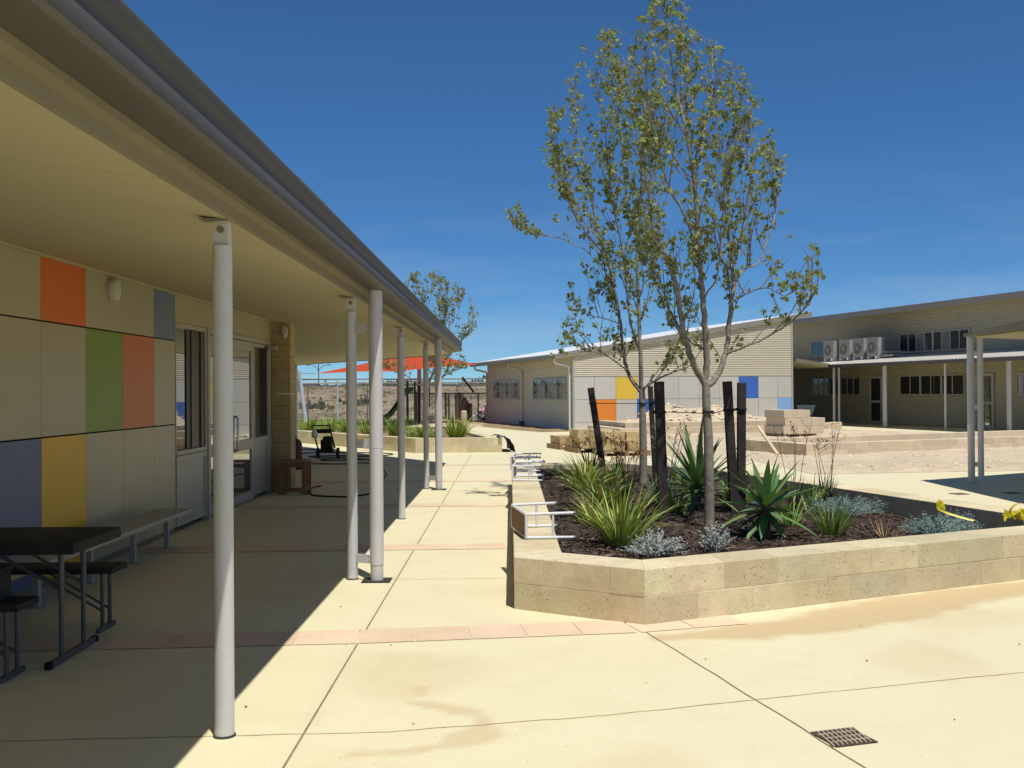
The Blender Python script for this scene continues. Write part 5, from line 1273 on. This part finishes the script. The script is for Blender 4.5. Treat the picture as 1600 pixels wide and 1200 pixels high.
# ------------------------------------------------------------------ playground, fences and the far side
t = thing('shade_sail', 'bright orange shade sail stretched over the playground', 'shade sail', (-4.5, 50, 0))
A_, B_, C_, D_ = Vector((-9.55, 51, 2.52)), Vector((-4.45, 55.5, 3.95)), Vector((-1.62, 51.5, 2.92)), Vector((-5.0, 46, 2.50)); g = MB(); n_ = 16; V = []
for j in range(n_+1):
    for i in range(n_+1):
        a, b = i/n_, j/n_; p = A_*(1-a)*(1-b)+B_*a*(1-b)+C_*a*b+D_*(1-a)*b; cxy = (A_+B_+C_+D_)/4
        k = .55*(math.sin(math.pi*a)*(1-math.sin(math.pi*b))+math.sin(math.pi*b)*(1-math.sin(math.pi*a)))*.22; q = p+(cxy-p)*k; V.append(q)
g.add(V, [(j*(n_+1)+i, j*(n_+1)+i+1, (j+1)*(n_+1)+i+1, (j+1)*(n_+1)+i) for j in range(n_) for i in range(n_)]); g.build('cloth', 'sail', t, smooth=True, angle=180)
def pole(b, t_, r_=.09, name='pole', m='palepost'): g = MB(); g.tube([b, t_], r_, 12); return g.build(name, m, t, smooth=True)
pole((-4.55, 51.5, 0), (-4.85, 55.6, 4.0), .11); pole((-10.55, 53.5, 0), (-10.9, 53.5, 2.75), .10); pole((-1.0, 55.6, 0), (-1.0, 55.6, 3.0), .08)
g = MB(); g.tube([(-10.88, 53.5, 2.6), tuple(A_)], .012, 5); g.tube([(-10.88, 53.5, 2.3), (-4.6, 53.8, 2.22)], .012, 5); g.build('cable', 'fencepost', t)
pt = [(636, 660, 597, .06), (650, 664, 612, .09), (655, 663, 597, .10), (671, 652, 604, .09), (696.5, 655, 613, .11), (701.5, 658, 614, .08), (712.5, 656, 614, .09), (717.5, 658, 613, .13), (736, 661, 630, .12), (747.5, 658, 613, .07)]
LBP = ['thin dark playground post behind the third verandah post', 'dark playground post leaning beside the pale sail pole', 'tallest dark playground post, against the pale sail pole', 'dark playground post seen between the end post and the downpipe',
       'left post of the close dark pair right of the downpipe', 'right post of the close dark pair right of the downpipe', 'slim dark post standing against the thickest playground post', 'thickest dark playground post, next to the curved brown panel', 'short dark post in front of the curved brown panel', 'slim dark post in front of the pale rubble heap']
for (x, yb, yt, wd_), lb in zip(pt, LBP):
    q = pix(x, yb, 1); s_ = 1.6/(1.6-q.z); Y = s_; b = pix(x, yb, Y); tpz = pix(x, yt, Y)
    wd_ *= .62; g = MB(); g.tube([(b.x, b.y, 0), (b.x+.0, b.y, tpz.z-.03), (b.x, b.y, tpz.z)], [wd_, wd_, wd_*.7], 10); tag(g.build('timber_post', 'blackpost', smooth=True), lb, 'post', 'dark playground posts')
t = thing('rope_bridge', 'dark rail and rope net strung between the playground posts', 'play equipment', (-2, 54, 0))
g = MB(); g.tube([(-4.9, 54.6, 1.50), (-.75, 54.6, 1.50)], .035, 6); g.tube([(-2.5, 54.3, 2.35), (-1.9, 54.3, 1.55)], .06, 6); g.build('top_rail', 'blackpost', t)
g = MB(); random.seed(2)
for i in range(40): x = -4.7+i*.1; z0 = 1.48; g.tube([(x, 54.62, z0), (x+U(-.08, .08), 54.62, z0-U(.1, .35)), (x+.1, 54.62, z0-U(.0, .2))], .012, 4)
g.build('net', 'blackpost', t)
t = thing('slide', 'dark green plastic slide behind the third verandah post', 'slide', (-5.4, 49, 0))
g = MB(); pr = cr([(-6.0, 48.6, .25), (-5.7, 48.8, .40), (-5.3, 49.1, .95), (-5.0, 49.4, 1.5), (-4.7, 49.6, 1.62)], 5)
for p, q in zip(pr, pr[1:]):
    for (o0, z0, o1, z1) in ((-.3, .22, -.26, 0), (-.26, 0, .26, 0), (.26, 0, .3, .22)):
        d0 = Vector((.35, -.94, 0)); g.add([p+d0*o0+Vector((0, 0, z0)), p+d0*o1+Vector((0, 0, z1)), q+d0*o1+Vector((0, 0, z1)), q+d0*o0+Vector((0, 0, z0))], [(0, 1, 2, 3)])
g.build('chute', 'slide', t, smooth=True, angle=40)
g = MB()
for x in (-4.9, -4.55): g.tube([(x, 49.5, 0), (x, 49.5, 2.1)], .05, 8)
g.box(-5.0, -4.45, 49.2, 49.9, 1.5, 1.58); g.build('platform', 'slide', t)
g = MB(); V = []; n_ = 14
for i in range(n_+1):
    a = R(200)+R(140)*i/n_; x, y = -2.40+.40*math.cos(a), 55.3+.6*math.sin(a); hgt = 1.55-1.1*(i/n_)**2.2
    V += [(x, y, 0), (x, y, hgt)]
g.add(V, [(2*i, 2*i+2, 2*i+3, 2*i+1) for i in range(n_)]); tag(g.build('curved_panel', 'lattice', smooth=True, angle=180), 'brown curved panel standing between the dark playground posts', 'panel')
g = MB(); random.seed(9)
for i in range(170):
    x = U(-1.85, -.75); y = U(55.5, 58.5); h = 1.0*max(0, 1-abs((x+1.1)/.9))**.6*random.random(); c = Vector((x, y, h)); d = Vector((U(-1, 1), U(-1, 1), U(-.6, .6))).normalized()*U(.1, .3)
    tt = (2.0, .5, .4) if random.random() < .04 else jit(.5); g.beam(c-d, c+d, U(.05, .16), U(.02, .08), tint=tt)
tag(g.build('rubble_heap', 'rubble'), 'heap of pale builders rubble beside the corner of the far classroom', 'rubble heap')
g = MB(); g.lathe((-2.42, 54.2, 0), [(.16, 0), (.17, .05), (.17, .5), (.15, .58), (.05, .6)], 12); tag(g.build('stone_bollard', 'palelime', smooth=True), 'small pale stone bollard among the dark playground posts', 'bollard')
# chain link fence
fn = thing('steel_fence', 'tall grey steel fence with top rails across the playground', 'fence', (-9, 56, 0))
xs = [-12.6+i*1.62 for i in range(8)]
for i, x in enumerate(xs): g = MB(); g.tube([(x, 56.2, 0), (x, 56.2, 2.28 if i == 2 else 1.95)], .045 if i == 2 else .025, 8); g.build('post', 'palepost' if i == 2 else 'fencepost', fn, smooth=True)
g = MB(); g.tube([(-12.6, 56.2, 2.33), (-1.26, 56.2, 2.28)], .03, 6); g.tube([(-12.6, 56.2, 1.95), (-1.26, 56.2, 1.95)], .022, 6); g.tube([(-12.6, 56.2, .1), (-1.26, 56.2, .1)], .018, 6); g.build('rail', 'fencepost', fn)
g = MB()
for i in range(150): x = -12.6+i*.0755; g.beam((x, 56.21, .1), (x, 56.21, 1.95), .004, .004)
g.build('mesh_wire', 'fencepost', fn)
# post and rail fence on top of the bank
fr = thing('rail_fence', 'pale post and rail fence along the top of the dry bank', 'fence', (-8, 76.5, 2))
pz = []
for i in range(15):
    x = -24+i*2.05; z = bank_z(x, 77.2); pz.append((x, z)); g = MB(); g.box(x-.06, x+.06, 77.1, 77.22, z-.1, z+.62); g.build('post', 'wood', fr)
g = MB()
for (xa, za), (xb, zb) in zip(pz, pz[1:]):
    for h in (.28, .55): g.beam((xa, 77.08, za+h), (xb, 77.08, zb+h), .04, .10)
g.build('rail', 'wood', fr)
t = thing('street_lamp', 'slim double armed street lamp beyond the dry bank', 'street lamp', (-17.0, 92, 2))
g = MB(); g.tube([(-17.0, 92, 1.5), (-17.0, 92, 4.1)], [.06, .045], 8); g.build('pole', 'fencepost', t)
for s_ in (-1, 1):
    g = MB(); g.tube([(-17.0, 92, 3.45), (-17.0+s_*.15, 92, 3.75), (-17.0+s_*.45, 92, 3.98), (-17.0+s_*.8, 92, 4.05)], .028, 6); g.build('arm', 'fencepost', t)
    g = MB(); g.box(-17.0+s_*.92-.14, -17.0+s_*.92+.14, 91.9, 92.1, 4.0, 4.08); g.build('lamp_head', 'fencepost', t)
t = thing('shed', 'long dark roofed shed on the rise at far left', 'shed', (-17.6, 86, 2))
g = MB(); g.box(-19.5, -15.75, 84, 87, .8, 1.60); g.build('wall', 'darkroof', t)
g = MB(); g.box(-19.6, -15.65, 83.9, 87.1, 1.62, 1.72); g.build('fascia', 'palepost', t)
g = MB(); g.hexa([(-19.7, 83.8, 1.73), (-15.6, 83.8, 1.73), (-15.6, 87.2, 1.73), (-19.7, 87.2, 1.73), (-19.3, 84.6, 2.35), (-15.9, 84.6, 2.35), (-15.9, 86.4, 2.35), (-19.3, 86.4, 2.35)]); g.build('roof', 'darkroof', t)
# distant scrub line
g = MB(); random.seed(77)
for i in range(2200):
    x = U(-60, 6); y = U(110, 150); h = U(.15, .5)+max(0, 1.5*pnoise(x, 1, .12)); c = Vector((x, y, 2.0))
    for k in range(6):
        d = Vector((U(-1, 1), U(-1, 1), U(0, 1)))*h*.8; q = c+d; s_ = U(.12, .3); g.add([q+Vector((-s_, 0, -s_)), q+Vector((s_, U(-.2, .2), -s_*.6)), q+Vector((U(-.2, .2), 0, s_))], [(0, 1, 2)], jit(.4))
tag(g.build('far_scrub', 'scrub'), 'dark scrub along the skyline beyond the bank', 'scrub', kind='stuff')
g = MB()
for i in range(420):
    cl = random.choice([(-2.4, 79, .8), (-.6, 78, 1.0), (-.2, 69, .7), (-3.3, 82, .5), (-9.5, 66, .5), (-12, 64, .5)]); q = Vector((cl[0]+random.gauss(0, .55), cl[1]+random.gauss(0, .4), bank_z(cl[0], cl[1])+abs(random.gauss(0, .35))*cl[2])); s_ = U(.06, .18)
    g.add([q+Vector((-s_, 0, -s_)), q+Vector((s_, U(-.1, .1), -s_*.6)), q+Vector((U(-.1, .1), 0, s_))], [(0, 1, 2)], jit(.4))
tag(g.build('bank_scrub', 'scrub'), 'dusty low scrub patches growing on the bank', 'scrub', kind='stuff')
